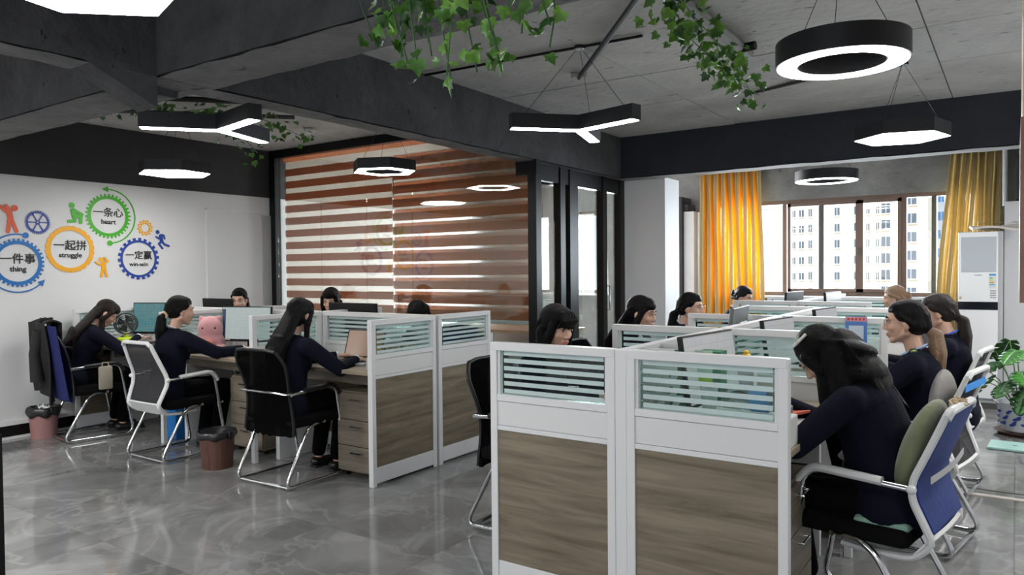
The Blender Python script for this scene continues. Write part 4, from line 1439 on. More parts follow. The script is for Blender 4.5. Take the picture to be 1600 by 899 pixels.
# ---- left side of the right group (facing the window-side spine)
person('woman with black bob and fringe behind the foreground screen, face in view', -2.13, 3.42, -92, lean=12, hyaw=-14, hpitch=16, hl=(-.14, .42, .79), hr=(.12, .42, .79), hair='bob', drop=.30, bangs=True, vox=.0052, ears=False)
person('woman with long straight black hair at the second desk, left of the spine', -2.20, 4.66, -92, lean=12, hyaw=6, hpitch=12, hair='long', drop=.36, vox=.006)
person('woman with glasses and low ponytail before the white column', -2.16, 5.56, -90, lean=10, hyaw=0, hpitch=6, hair='lowpony', drop=.20, glasses=True, vox=.006, htop=-.01)
person('woman in front of the orange curtain, only the top of her head showing', -2.58, 8.10, -90, lean=14, hyaw=-6, hpitch=20, hair='bun', legs=False)
# ---- right side of the right group
person('woman with white hair clip leaning over her desk in the right foreground', -.455, 3.23, 86, lean=18, hyaw=6, hpitch=48, hl=(-.16, .40, .83), hr=(.08, .42, .84), hair='none', drop=.3, vox=.0055, ears=False, slim=1.16)
person('woman with glasses, light blue collar and two-tone ponytail on the right', -.42, 4.38, 90, lean=10, hyaw=6, hpitch=4, hl=(-.14, .42, .79), hr=(.14, .42, .79), hair='lowpony', drop=.30, glasses=True, vox=.0052, collar=M_blueshirt, patch=True, extra='tan')
person('woman with brown ponytail and bright blue collar strap, behind the one with glasses', -.36, 5.42, 90, lean=8, hyaw=8, hpitch=10, hair='lowpony', hm=M_hairbrown, drop=.34, vox=.006, collar=mat('royal blue lanyard', (0.02, 0.10, 0.65), 0.6))
person('woman with light brown hair farthest back on the right, only crown visible', -.88, 7.86, 92, lean=10, hyaw=0, hpitch=10, hair='bun', hm=M_hairtan, legs=False)

# loose hair of the leaning woman: it falls straight down on both sides of the face and over the back
def loose_hair():
    t = next(o for o in COL.objects if o.name.startswith('person') and o.get('label', '').startswith('woman with white hair clip'))
    hc = Vector(t['hc'])
    Rh = Matrix.Rotation(R(6), 3, 'Z') @ Matrix.Rotation(R(-48), 3, 'X')
    def H(p):
        return hc + Rh @ Vector(p)
    h = MB()
    h.ell(H((0, -.02, .04)), (.088, .098, .090), Rh, 20)
    h.ell(H((0, -.05, -.02)), (.084, .075, .09), Rh, 16)
    rnd = random.Random(7)
    for sg in (-1, 1):
        p0 = H((sg * .07, .035, .03))
        p1 = H((sg * .085, .02, -.05))
        p2 = p1 + Vector((sg * .01, -.02, -.12))
        p3 = Vector((p2.x - sg * .01, p2.y + .005, .865))
        h.cap(p0, p1, .028, .034)
        h.cap(p1, p2, .036, .040, flat=.7, axis=(1, 0, 0))
        h.cap(p2, p3, .040, .022, flat=.6, axis=(1, 0, 0))
        for k in range(16):
            a, b_ = rnd.uniform(-1, 1), rnd.uniform(-1, 1)
            o_ = Vector((b_ * .018, a * .038, 0))
            h.tube([p0 + o_ * .4, p1 + o_ * .9, p2 + o_ * 1.1, p3 + o_ + Vector((0, 0, -rnd.uniform(0, .05)))], [.006, .009, .008, .002], 6)
    # mass over the nape and the upper back
    q = [H((0, -.06, .03)), H((0, -.11, -.06)), Vector((0, hc.y - .19, hc.z - .045)), Vector((.0, hc.y - .26, hc.z - .20))]
    for a_, b_, ra, rb in zip(q, q[1:], (.080, .095, .100), (.095, .100, .070)):
        h.cap(a_, b_, ra, rb, flat=.34, axis=(0, .6, .8), seg=18)
    h.ell((0, hc.y - .13, hc.z - .055), (.125, .12, .07), None, 16)
    for sg in (-1, 1):
        h.cap(H((sg * .06, -.05, -.03)), Vector((sg * .13, hc.y - .12, hc.z - .17)), .055, .045)
        h.cap(Vector((sg * .13, hc.y - .12, hc.z - .17)), Vector((sg * .145, hc.y - .08, hc.z - .27)), .045, .015)
    for k in range(34):
        a = rnd.uniform(-1, 1)
        h.tube([H((a * .05, .05, .10)), H((a * .085, -.04, .085 - .03 * abs(a))), H((a * .095, -.115, -.02)), q[2] + Vector((a * .095, 0, .035 * (1 - a * a))), q[3] + Vector((a * .08, -rnd.uniform(0, .06), .02 - rnd.uniform(0, .03)))], [.005, .007, .008, .008, .002], 6)
    for c in list(t.children):
        if c.name.startswith('hair'):
            bpy.data.objects.remove(c)
    link('hair', blob(h, .0055, 5, .5, M_hair, 'hair'), t)
    cl = thing('hair_clip', 'pale glittering bar clip in the hair of the leaning woman', 'clip')
    cl.matrix_world = t.matrix_basis @ Matrix.Translation(H((-.072, .002, .098))) @ Rh.to_4x4() @ Matrix.Rotation(R(-38), 4, 'Y')
    MB().box((0, 0, 0), (.016, .078, .006), bev=.002).obj('bar', mat('pale glitter', (0.55, 0.55, 0.52), 0.25, 0.4), cl)
    gm = MB()
    for k in range(7):
        gm.ell((0, -.03 + .01 * k, .004), (.004, .004, .003), None, 6)
    gm.obj('stones', mat('clear stones', (0.8, 0.8, 0.8), 0.1, 0.6), cl)
loose_hair()

# ------------------------------------------------------------------ monitors, laptop and desk things
M_scr_teal = None
def screen_mat(name, kind):
    m = bpy.data.materials.new(name)
    m.use_nodes = True
    nt = m.node_tree
    b = nt.nodes['Principled BSDF']
    b.inputs['Base Color'].default_value = (0.02, 0.02, 0.02, 1)
    b.inputs['Roughness'].default_value = 0.3
    tcn = nt.nodes.new('ShaderNodeTexCoord')
    br = nt.nodes.new('ShaderNodeTexBrick')
    br.offset = 0.0
    if kind == 'teal':
        br.inputs['Color1'].default_value = (0.10, 0.45, 0.55, 1)
        br.inputs['Color2'].default_value = (0.25, 0.52, 0.45, 1)
        br.inputs['Mortar'].default_value = (0.12, 0.30, 0.38, 1)
        br.inputs['Scale'].default_value = 16
        br.inputs['Mortar Size'].default_value = 0.03
    elif kind == 'doc':
        br.inputs['Color1'].default_value = (0.62, 0.74, 0.72, 1)
        br.inputs['Color2'].default_value = (0.66, 0.76, 0.74, 1)
        br.inputs['Mortar'].default_value = (0.56, 0.66, 0.66, 1)
        br.inputs['Scale'].default_value = 9
        br.inputs['Mortar Size'].default_value = 0.012
    else:
        br.inputs['Color1'].default_value = (0.55, 0.58, 0.62, 1)
        br.inputs['Color2'].default_value = (0.60, 0.60, 0.60, 1)
        br.inputs['Mortar'].default_value = (0.45, 0.47, 0.50, 1)
        br.inputs['Scale'].default_value = 7
        br.inputs['Mortar Size'].default_value = 0.01
    nt.links.new(tcn.outputs['Object'], br.inputs['Vector'])
    nt.links.new(br.outputs[0], b.inputs['Emission Color'])
    b.inputs['Emission Strength'].default_value = 0.55 if kind != 'teal' else 0.42
    mp = nt.nodes.new('ShaderNodeMapping')
    mp.inputs['Rotation'].default_value = (R(90), 0, 0)
    nt.links.new(tcn.outputs['Object'], mp.inputs[0])
    nt.links.new(mp.outputs[0], br.inputs['Vector'])
    return m
S_teal, S_doc, S_pale = screen_mat('teal chat screen', 'teal'), screen_mat('pale document screen', 'doc'), screen_mat('grey white screen', 'pale')
def monitor(label, x, y, deg, w=.53, h=.31, zc=.97, scr=None, tilt=4, z0=.755, shell=None):
    """screen looks along -Y before rotation"""
    shell = shell or M_blkplastic
    t = thing('monitor', label, 'monitor', (x, y, z0), R(deg))
    z = zc - z0
    pn = thing.__globals__['bpy'].data.objects.new('display', None)
    COL.objects.link(pn)
    pn.parent = t
    pn.location = (0, 0, z)
    pn.rotation_euler = (R(-tilt), 0, 0)
    MB().box((0, .012, 0), (w, .024, h), bev=.004).obj('housing', shell, pn)
    MB().box((0, .035, -.01), (w * .5, .03, h * .45), bev=.01).obj('rear_bulge', shell, pn)
    MB().box((0, -.001, .006), (w - .016, .003, h - .03)).obj('screen', scr or S_doc, pn)
    MB().box((0, .055, z * .45), (.05, .018, z * .9 + .02)).obj('stand_neck', shell, t)
    MB().box((0, .05, .005), (.22, .16, .010), bev=.003).obj('stand_base', shell, t)
    return t
def side_strip(mon, w, h, m=None):
    d = [c for c in mon.children if c.name.startswith('display')][0]
    MB().box((-w / 2 + .028, -.003, .0), (.032, .002, h - .05)).obj('side_menu', m or mat('dark blue menu', (0.03, 0.07, 0.14), 0.5), d)
mm = monitor('monitor with pale document page behind the pink plush', -5.42, 3.93, 16, .50, .30, .985, S_doc)
side_strip(mm, .50, .30)
MB().box((0, 0, 0), (.07, .002, .018)).obj('label_sticker', mat('pale sticker', (0.6, 0.6, 0.62), 0.6), mm).location = (-.19, -.012, .10)
mt = monitor('tall-looking teal chat monitor behind the desk fan', -6.80, 3.92, 22, .48, .30, .995, S_teal)
monitor('dark-backed monitor showing above the middle screen behind the laptop', -4.62, 4.42, 180, .56, .32, 1.0, S_doc)
monitor('monitor with dark back behind the ponytail woman, far left', -6.55, 4.45, 180, .48, .32, 1.01, S_doc)
monitor('grey-white screen turned to the leaning woman, in front of the spine', -1.10, 3.18, 84, .50, .31, .985, S_pale, 8)
monitor('dark grey backed monitor left of the spine, before the glasses woman', -1.50, 4.78, -84, .50, .31, 1.02, S_pale, 6, shell=mat('dark grey plastic', (0.10, 0.105, 0.11), 0.4))
monitor('grey-white screen of the glasses woman with blue collar', -1.10, 4.35, 84, .46, .29, .99, S_pale, 8)
monitor('grey-white screen at the third desk on the right side', -1.10, 5.60, 84, .46, .29, .99, S_pale, 6)
monitor('pale screen in the far window group left of its spine', -1.92, 8.0, -96, .50, .31, 1.02, S_pale, 4)
monitor('pale screen in the far window group right of its spine', -1.52, 8.05, 84, .50, .31, 1.02, S_pale, 4)

# laptop
lp = thing('laptop', 'silver laptop with brown-tinted screen on the camera-side desk', 'laptop', (-3.98, 3.78, .755), R(10))
M_alu = mat('silver aluminium', (0.50, 0.51, 0.53), 0.3, 0.6)
MB().box((0, 0, .009), (.34, .235, .016), bev=.003).obj('base', M_alu, lp)
MB().box((0, .02, .018), (.29, .11, .003)).obj('keyboard', M_blkplastic, lp)
MB().box((0, -.075, .018), (.10, .06, .002)).obj('touchpad', mat('grey touchpad', (0.35, 0.36, 0.37), 0.35), lp)
ld = bpy.data.objects.new('lid', None)
COL.objects.link(ld)
ld.parent = lp
ld.location = (0, .115, .018)
ld.rotation_euler = (R(-20), 0, 0)
MB().box((0, .003, .115), (.34, .007, .23), bev=.002).obj('lid_shell', M_alu, ld)
MB().box((0, -.0015, .115), (.335, .002, .225)).obj('bezel', M_blkplastic, ld)
MB().box((0, -.003, .120), (.315, .002, .195)).obj('screen', mat('brown laptop screen', (0.27, 0.175, 0.125), 0.35, emit=.25), ld)

# flowers in a small bowl by the left end screen
bw = thing('flower_bowl', 'cream bowl of small yellow flowers beside the left end screen', 'bowl', (-3.62, 3.72, .755))
MB().lathe([(.03, 0), (.055, .01), (.062, .04), (.055, .06), (.050, .06), (.05, .045), (.02, .02)], (0, 0, 0), 18, cap=True).obj('bowl', mat('cream ceramic', (0.55, 0.46, 0.34), 0.4), bw, smooth=True)
rf = random.Random(12)
fl = MB().ell((0, 0, 0), (.013, .013, .009), None, 8)
for k in range(5):
    fl.ell((.011 * math.cos(k * 1.257), .011 * math.sin(k * 1.257), .002), (.008, .006, .004), None, 6)
flm = fl.mesh('flower', mat('yellow petals', (0.62, 0.40, 0.06), 0.7), smooth='full')
for k in range(18):
    o = link('flower', flm, bw, (rf.uniform(-.045, .045), rf.uniform(-.045, .045), .075 + rf.uniform(0, .05)), (rf.uniform(-1, 1), rf.uniform(-1, 1), rf.uniform(0, 6)))
# ornaments lined up behind the first half of the end screen
for k in range(9):
    orn = MB()
    orn.ell((0, 0, .018), (.014, .013, .018), None, 10).ell((0, -.002, .043), (.011, .011, .011), None, 10)
    cols = [(0.55, 0.36, 0.10), (0.50, 0.30, 0.22), (0.08, 0.07, 0.07), (0.6, 0.5, 0.3)][k % 4]
    o = orn.obj('figurine', mat('figurine %d' % (k % 4), cols, 0.6), smooth='full')
    tag(o, 'tiny yellow and brown figurine in the row behind the left end screen glass', 'figurine', 'row of tiny figurines behind the left end screen')
    o.location = (-3.56 - .012 * (k % 2), 3.60 + .042 * k, .845)
tag(MB().b2((-3.62, 3.56, .755), (-3.53, 3.98, .842)).obj('storage_box', mat('grey box', (0.30, 0.32, 0.32), 0.6)), 'low grey box carrying the tiny figurines behind the left end screen', 'box')
# blue folder with yellow marks behind the farther end half
fo = thing('folder', 'navy blue folder with yellow stripe behind the farther left end screen', 'folder', (-3.56, 4.52, .755))
MB().b2((-.02, -.17, 0), (.02, .17, .23)).obj('cover', mat('navy folder', (0.015, 0.05, 0.20), 0.5), fo)
MB().box((.021, -.10, .10), (.002, .02, .05), Matrix.Rotation(R(25), 3, 'X')).obj('stripe', mat('yellow print', (0.7, 0.6, 0.03), 0.6), fo)

# desk fan
fn_ = thing('desk_fan', 'small round desk fan on a bright yellow-green base', 'fan', (-6.83, 3.66, .755), R(50))
M_lime = mat('lime plastic', (0.62, 0.80, 0.02), 0.45)
M_fan = mat('dark fan plastic', (0.04, 0.045, 0.045), 0.4)
MB().box((0, 0, .045), (.15, .09, .07), bev=.015).obj('base', M_lime, fn_, smooth=True)
MB().lathe([(.020, .08), (.016, .12)], (0, 0, 0), 12).obj('neck', M_lime, fn_)
for yy in (-.035, .025):
    g_ = MB()
    for rr in (.095, .075, .055, .035):
        g_.tube([(rr * math.cos(2 * PI * k / 28), yy, .205 + rr * math.sin(2 * PI * k / 28)) for k in range(28)], .0022 if rr < .09 else .006, 5, closed=True)
    for k in range(12):
        a = k * PI / 6
        g_.tube([(.02 * math.cos(a), yy - .006, .205 + .02 * math.sin(a)), (.095 * math.cos(a), yy, .205 + .095 * math.sin(a))], .0014, 4)
    g_.obj('grille', M_fan, fn_, smooth=True)
for k in range(4):
    a = k * PI / 2 + .4
    mx_ = Matrix.Translation((0, -.005, .205)) @ Matrix.Rotation(a, 4, 'Y')
    MB().grid(lambda u, v: mx_ @ Vector((.012 + .062 * u, .012 * (v - .5) * 2 * .8, (v - .5) * .055 * (.4 + u))), 5, 5, .002).obj('blade', M_fan, fn_, smooth='full')
MB().lathe([(.018, -.02), (.018, .02)], (0, 0, .205), 14, Matrix.Rotation(PI / 2, 3, 'X')).obj('hub', M_fan, fn_)

# pink plush
pp = thing('plush_toy', 'pink pig-like plush toy sitting before the document monitor', 'toy', (-5.70, 3.78, .755), R(45))
M_pink = mat('pink plush', (0.62, 0.30, 0.32), 0.95, noise=0.06, nscale=30, bump=0.4, bscale=250, sheen=0.4)
pb = MB().ell((0, 0, .19), (.105, .085, .11), seg=20).ell((0, .01, .08), (.12, .10, .09), seg=20).ell((0, .0, .275), (.06, .03, .025))
for sg in (-1, 1):
    pb.ell((sg * .07, .0, .27), (.028, .02, .035)).ell((sg * .10, -.07, .03), (.045, .05, .035))
link('body', blob(pb, .008, 3, m=M_pink, name='body'), pp)
MB().ell((0, -.085, .075), (.045, .03, .032), None, 14).obj('snout', mat('salmon plush', (0.70, 0.25, 0.18), 0.9), pp, smooth='full')
for sg in (-1, 1):
    MB().ell((sg * .05, -.072, .20), (.008, .006, .009), None, 8).obj('eye', M_blkplastic, pp, smooth='full')
    MB().ell((sg * .018, -.112, .078), (.006, .004, .008), None, 8).obj('nostril', mat('dark red felt', (0.35, 0.05, 0.03), 0.9), pp, smooth='full')

def keyboard(label, x, y, deg, m=None, z=.755):
    t = thing('keyboard', label, 'keyboard', (x, y, z), R(deg))
    MB().box((0, 0, .008), (.42, .14, .016), bev=.004).obj('case', m or M_blkplastic, t)
    k_ = MB()
    for i in range(14):
        for j in range(5):
            k_.box((-.19 + .029 * i, -.05 + .025 * j, .019), (.024, .020, .008))
    k_.obj('keys', mat('dark keys', (0.03, 0.03, 0.032), 0.5) if not m else m, t)['kind'] = 'stuff'
    return t
keyboard('black keyboard beside the desk fan', -6.45, 3.66, -12)
keyboard('black keyboard before the document monitor', -5.30, 3.68, 2)
keyboard('white keyboard on the nearest desk right of the spine', -.86, 3.42, 88, M_plwhite)
def simple(name, label, cat, mb, m, smooth=False, loc=None, deg=0, group=None):
    o = tag(mb.obj(name, m, smooth=smooth), label, cat, group)
    if loc:
        o.location = loc
    o.rotation_euler = (0, 0, R(deg))
    return o
ms = MB().ell((0, 0, .014), (.032, .055, .018), None, 16)
simple('computer_mouse', 'small black computer mouse under the hand at the pink plush desk', 'mouse', ms, M_blkplastic, 'full', (-5.14, 3.72, .755), 5)
ph_ = thing('phone', 'smartphone held by the long brown-haired woman by the fan', 'phone', (-6.52, 3.66, .835), R(-30))
MB().box((0, 0, 0), (.07, .14, .008), Matrix.Rotation(R(24), 3, 'X'), .002).obj('case', mat('grey phone', (0.2, 0.2, 0.21), 0.3), ph_)

# ---- behind the foreground glass, right half
rk_ = thing('document_rack', 'white plastic rack with slanted holes behind the foreground glass', 'rack', (-1.18, 2.83, .80), R(0))
def rackside(y0):
    # plate with rows of slanted slots built from bars
    m = MB()
    for k in range(5):
        m.b2((-.11, y0, .02 + .062 * k), (.09 - .012 * k, y0 + .004, .048 + .062 * k))
    for k in range(4):
        z = .048 + .062 * k
        for xx in (-.11, -.045, .02):
            m.prism([(xx, z), (xx + .028, z), (xx + .046, z + .034), (xx + .018, z + .034)], .004, Matrix.Translation((0, y0 + .004, 0)) @ Matrix.Rotation(R(90), 4, 'X'))
    return m
rackside(0).obj('front_plate', M_plwhite, rk_)
rackside(.20).obj('rear_plate', M_plwhite, rk_)
MB().b2((-.11, 0, 0), (.10, .204, .02)).obj('tray', M_plwhite, rk_)
gb = thing('file_box', 'dark green file box with white label behind the foreground glass', 'box', (-1.13, 3.08, .775), R(3))
MB().b2((-.11, -.05, 0), (.11, .05, .295)).obj('box', mat('dark green card', (0.012, 0.16, 0.07), 0.6), gb)
MB().box((.035, -.052, .25), (.085, .002, .10)).obj('label_card', mat('pale label card', (0.50, 0.66, 0.55), 0.6), gb)
MB().box((.035, -.0535, .185), (.085, .002, .035)).obj('green_band', mat('lime print', (0.36, 0.60, 0.05), 0.6), gb)
for k in range(3):
    MB().box((-.06, -.052, .20 - .012 * k), (.08, .002, .004)).obj('line', mat('lime line', (0.25, 0.45, 0.10), 0.6), gb)
bt = thing('water_bottle', 'clear plastic bottle with light blue label lying behind the foreground glass', 'bottle', (-.83, 2.84, .922), 0)
rx = Matrix.Rotation(R(90), 3, 'Y')
MB().lathe([(.02, -.11), (.045, -.105), (.048, -.05), (.044, -.03), (.048, 0), (.048, .06), (.03, .09), (.014, .105), (.014, .12)], (0, 0, 0), 20, rx).obj('bottle', glassy('bottle plastic', (0.78, 0.85, 0.84), 0.25, .1), bt, smooth=True)
MB().lathe([(.0485, .0), (.0485, .065)], (0, 0, 0), 20, rx, cap=False).obj('bottle_label', mat('light blue label', (0.16, 0.38, 0.75), 0.5), bt, smooth=True)
MB().lathe([(.017, .12), (.017, .138)], (0, 0, 0), 16, rx).obj('cap', mat('blue cap', (0.05, 0.2, 0.6), 0.4), bt)
simple('paper_cup', 'white paper cup behind the foreground glass, left of the bottle', 'cup', MB().lathe([(.026, 0), (.034, .085), (.031, .085), (.024, .004)], (0, 0, 0), 20), M_plwhite, True, (-.99, 2.82, .868))
simple('paper_tray', 'white paper tray under the bottle behind the foreground glass', 'tray', MB().b2((-.19, -.075, 0), (.18, .075, .112), bev=.004), M_plwhite, False, (-.86, 2.84, .755))
simple('tissue_box', 'white tissue box on the nearest right desk behind the bottle', 'box', MB().b2((-.12, -.06, 0), (.12, .06, .09), bev=.004), mat('tissue box white', (0.6, 0.62, 0.62), 0.7), False, (-.88, 3.14, .755), 8)
for k, (cx_, cy_, dg_, c_, lb) in enumerate(((-.80, 3.02, 12, (0.38, 0.05, 0.04), 'small dark red notebook on the nearest right desk'), (-.82, 3.40, -20, (0.62, 0.12, 0.07), 'red notebook under the hands of the leaning woman'),
                                          (-1.03, 3.42, 5, (0.05, 0.10, 0.34), 'navy booklet on the nearest right desk by the spine'))):
    q = MB().box((0, 0, .006), (.15, .21, .012), bev=.002)
    simple('notebook', lb, 'book', q, mat('notebook %d' % k, c_, 0.6), False, (cx_, cy_, .768 if k != 1 else .785), dg_)
simple('paper_sheet', 'white paper sheets spread on the nearest right desk', 'paper', MB().box((0, 0, .001), (.21, .30, .002)).box((.05, .08, .0035), (.21, .29, .002), Matrix.Rotation(R(9), 3, 'Z')), mat('paper white', (0.7, 0.7, 0.68), 0.8), False, (-.92, 3.20, .756), -12)
hp = MB()
hp.tube([(.07 * math.cos(a), 0, .07 * math.sin(a)) for a in [PI * k / 14 for k in range(15)]], .006, 8)
for sg in (-1, 1):
    hp.ell((sg * .07, 0, -.01), (.018, .03, .035), None, 12)
simple('headphones', 'black headphones standing behind the foreground glass', 'headphones', hp, M_blkplastic, 'full', (-1.02, 3.28, .80), 10)
wrr = random.Random(3)
for k, (px_, py_) in enumerate(((-.95, 3.06), (-.90, 3.55), (-1.05, 3.62))):
    pts = [(wrr.uniform(-.1, .1), wrr.uniform(-.07, .07), .006 + .05 * wrr.random()) for _ in range(8)]
    simple('cable', 'dark tangled cable on the nearest right desk, %s' % ('near the paper cup', 'by the keyboard', 'by the spine')[k], 'cable', MB().tube(arc(pts, .05, 4), .003, 6), M_blkplastic, True, (px_, py_, .756))
cb_ = thing('cardboard_basket', 'small brown snack basket on the nearest right desk', 'basket', (-.94, 2.97, .755))
MB().b2((-.05, -.035, 0), (.05, .035, .05)).obj('basket', mat('brown wicker', (0.25, 0.15, 0.08), 0.8, noise=.5, nscale=60), cb_)
# rubber ball on top of the divider and yellow notes
yb = simple('rubber_figure', 'small yellow rubber duck-like ball on the desk divider top', 'toy', MB().ell((0, 0, .018), (.021, .021, .020), None, 14).ell((0, -.004, .040), (.013, .013, .011), None, 12), mat('yellow rubber', (0.80, 0.50, 0.01), 0.4), 'full', (-1.06, 3.54, .98))
simple('monitor_riser', 'small white stand carrying the yellow rubber ball', 'stand', MB().b2((-.04, -.03, 0), (.04, .03, .225), bev=.004), M_whitep, False, (-1.06, 3.55, .755))
for k, (x_, z_, lb) in enumerate(((-.82, 1.00, 'upper'), (-.755, .91, 'lower'))):
    nt_ = thing('sticky_note', 'bright yellow sticky note on the first right divider glass, %s one' % lb, 'note', (x_, 3.875, z_))
    MB().box((0, 0, 0), (.085 if k == 0 else .045, .002, .030 if k == 0 else .04)).obj('sheet', mat('yellow note', (0.85, 0.80, 0.02), 0.6), nt_)
    for j in range(3):
        MB().box((-.002, -.0015, .009 - .009 * j), (.06 if k == 0 else .03, .001, .003)).obj('writing_line', mat('ink', (0.05, 0.05, 0.05), 0.6), nt_)
# payment card stand, code left out
qs = thing('card_stand', 'blue card stand with pink header on the second right divider', 'sign', (-.83, 5.07, 1.06), R(4))
MB().box((0, 0, -.045), (.125, .006, .19)).obj('blue_card', mat('card blue', (0.07, 0.18, 0.50), 0.5), qs)
MB().box((0, -.004, .033), (.119, .002, .028)).obj('header', mat('card pink', (0.62, 0.30, 0.33), 0.5), qs)
MB().box((0, -.004, -.05), (.085, .002, .085)).obj('blank_field', mat('card pale', (0.50, 0.58, 0.68), 0.5), qs)
for k in range(5):
    MB().box((-.044 + .022 * k, -.0055, .033), (.013, .001, .014)).obj('red_mark', mat('card red', (0.5, 0.03, 0.05), 0.5), qs)
for k, (x_, y_, c_, nm, lb) in enumerate(((-.86, 4.25, (0.55, 0.33, 0.33), 'pink pencil case', 'pink pencil case on the second right desk'), (-.98, 4.1, (0.06, 0.06, 0.06), 'black webcam', 'black round webcam on the second right desk'))):
    simple(nm.replace(' ', '_'), lb, 'case' if k == 0 else 'camera', MB().box((0, 0, .04), (.20, .08, .08), bev=.02) if k == 0 else MB().ell((0, 0, .06), (.022, .022, .022), None, 12).lathe([(.02, 0), (.008, .01), (.008, .045)], (0, 0, 0), 12), mat(nm, c_, 0.5), True, (x_, y_, .755), 70)

# ------------------------------------------------------------------ bins, blue box, floor things
def bin_(label, x, y, r0, r1, h, m, bag):
    t = thing('waste_bin', label, 'bin', (x, y, 0))
    MB().lathe([(r0, 0), (r1, h), (r1 - .006, h), (r0 - .006, .01)], (0, 0, 0), 28).obj('bucket', m, t, smooth=True)
    rb = random.Random(label)
    ph0 = rb.random() * 6
    MB().grid(lambda u, v: Vector(((r1 + .006 + .010 * math.sin(v * PI)) * math.cos(2 * PI * u) * (1 + .03 * math.sin(u * 50 + ph0)), (r1 + .006 + .010 * math.sin(v * PI)) * math.sin(2 * PI * u) * (1 + .03 * math.sin(u * 50 + ph0)),
              h + .02 - .075 * v - .012 * math.sin(u * 37 + ph0) * v)), 60, 6, .002).obj('bag_rim', bag, t, smooth='full')
    MB().grid(lambda u, v: Vector(((r1 - .004) * (1 - v) * math.cos(2 * PI * u), (r1 - .004) * (1 - v) * math.sin(2 * PI * u), h + .015 - .05 * v + .008 * math.sin(u * 31) * (1 - v))), 40, 5).obj('bag_inside', bag, t, smooth='full')
    return t
M_bag = mat('black bin bag', (0.012, 0.012, 0.013), 0.3, bump=0.4, bscale=40)
b1 = bin_('dusty pink waste bin with black bag by the left wall', -7.02, 3.02, .098, .115, .25, mat('dusty pink plastic', (0.30, 0.155, 0.15), 0.5), M_bag)
for k in range(3):
    p_ = MB().grid(lambda u, v: Vector((.06 * (u - .5), .05 * (v - .5), .02 * math.sin(u * 7 + k) * math.cos(v * 6))), 6, 6, .002)
    o = p_.obj('crumpled_paper', mat('paper white', (0.7, 0.7, 0.68), 0.8), b1, smooth='full')
    o.location = (-.04 + .05 * k, .01 * k, .262)
    o.rotation_euler = (.4 * k, .3, k)
b2_ = thing('waste_bin', 'brown woodgrain waste bin with black bag between two office chairs', 'bin', (-4.83, 3.24, 0))
M_bin = woodgrain('reddish wood print', (0.045, 0.018, 0.012), (0.135, 0.062, 0.045), 'z', 0.4)
MB().lathe([(.105, 0), (.125, .25), (.118, .25), (.10, .01)], (0, 0, 0), 28).obj('bucket', M_bin, b2_, smooth=True)
MB().grid(lambda u, v: Vector(((.131 + .008 * math.sin(v * PI)) * math.cos(2 * PI * u) * (1 + .02 * math.sin(u * 44)), (.131 + .008 * math.sin(v * PI)) * math.sin(2 * PI * u) * (1 + .02 * math.sin(u * 44)), .272 - .05 * v - .008 * math.sin(u * 37) * v)), 60, 6, .002).obj('bag_rim', M_bag, b2_, smooth='full')
MB().grid(lambda u, v: Vector((.122 * (1 - v) * math.cos(2 * PI * u), .122 * (1 - v) * math.sin(2 * PI * u), .268 - .06 * v)), 40, 5).obj('bag_inside', M_bag, b2_, smooth='full')
simple('storage_box', 'bright blue box on the floor under the left desks', 'box', MB().b2((-.10, -.08, 0), (.10, .08, .27), bev=.006), mat('bright blue card', (0.01, 0.16, 0.48), 0.5), False, (-6.02, 3.66, 0), 0)
simple('shoulder_bag', 'small beige bag hanging under the dark blue chair armrest', 'bag', MB().box((0, 0, 0), (.04, .11, .20), bev=.015).tube([(0, -.03, .09), (0, -.02, .13), (0, .02, .13), (0, .03, .09)], .006, 6), mat('beige canvas', (0.30, 0.27, 0.21), 0.8), True, (-6.47, 3.28, .53), -8)
simple('floor_box', 'small white box with blue tape on the floor under the right desks', 'box', MB().b2((-.12, -.10, 0), (.12, .10, .10), bev=.01), mat('clear crate', (0.25, 0.27, 0.28), 0.3), False, (-.72, 4.35, 0), 10)
tag(MB().b2((-.27, 5.36, 0), (X1, 5.41, .008)).obj('cable_cover', mat('beige cable cover', (0.42, 0.39, 0.35), 0.6)), 'pale cable cover strip taped across the floor on the right', 'strip')
tag(MB().b2((-.30, 5.53, 0), (X1, 5.545, .004)).obj('floor_seam_strip', mat('dark strip', (0.06, 0.06, 0.06), 0.6)), 'thin dark strip on the floor behind the pale cable cover', 'strip')
sc = thing('floor_board', 'flat pale teal board lying on the floor before the plant pot', 'board', (.12, 6.92, 0), R(-4))
MB().box((0, 0, .012), (.58, .30, .018), bev=.004).obj('plate', mat('pale teal glass', (0.32, 0.52, 0.48), 0.3), sc)
for k in range(4):
    MB().ell((-.12 + .10 * k, 0, .0215), (.022, .016, .001), None, 8).obj('dark_mark', mat('dark teal mark', (0.08, 0.14, 0.14), 0.5), sc)

# ------------------------------------------------------------------ air conditioner
ac = thing('air_conditioner', 'tall white floor-standing air conditioner by the yellow curtain', 'air conditioner', (-.295, 8.88, 0))
M_ac = mat('white appliance gloss', (0.78, 0.80, 0.82), 0.15)
M_ac2 = mat('grey appliance side', (0.42, 0.43, 0.44), 0.4)
MB().b2((-.19, -.15, .05), (.19, .15, 1.765), bev=.012).obj('body', M_ac2, ac)
MB().b2((-.188, -.175, .10), (.150, -.150, 1.76), bev=.008).obj('front_panel', M_ac, ac)
MB().b2((-.16, -.178, 1.36), (.135, -.174, 1.71), bev=.004).obj('outlet_panel', mat('outlet grey', (0.44, 0.48, 0.52), 0.3), ac)
MB().b2((-.188, -.178, .985), (.150, -.174, 1.065)).obj('black_band', mat('black glass', (0.01, 0.012, 0.018), 0.08), ac)
MB().b2((-.19, -.15, 0), (.19, .15, .05)).obj('plinth', M_dkframe, ac)
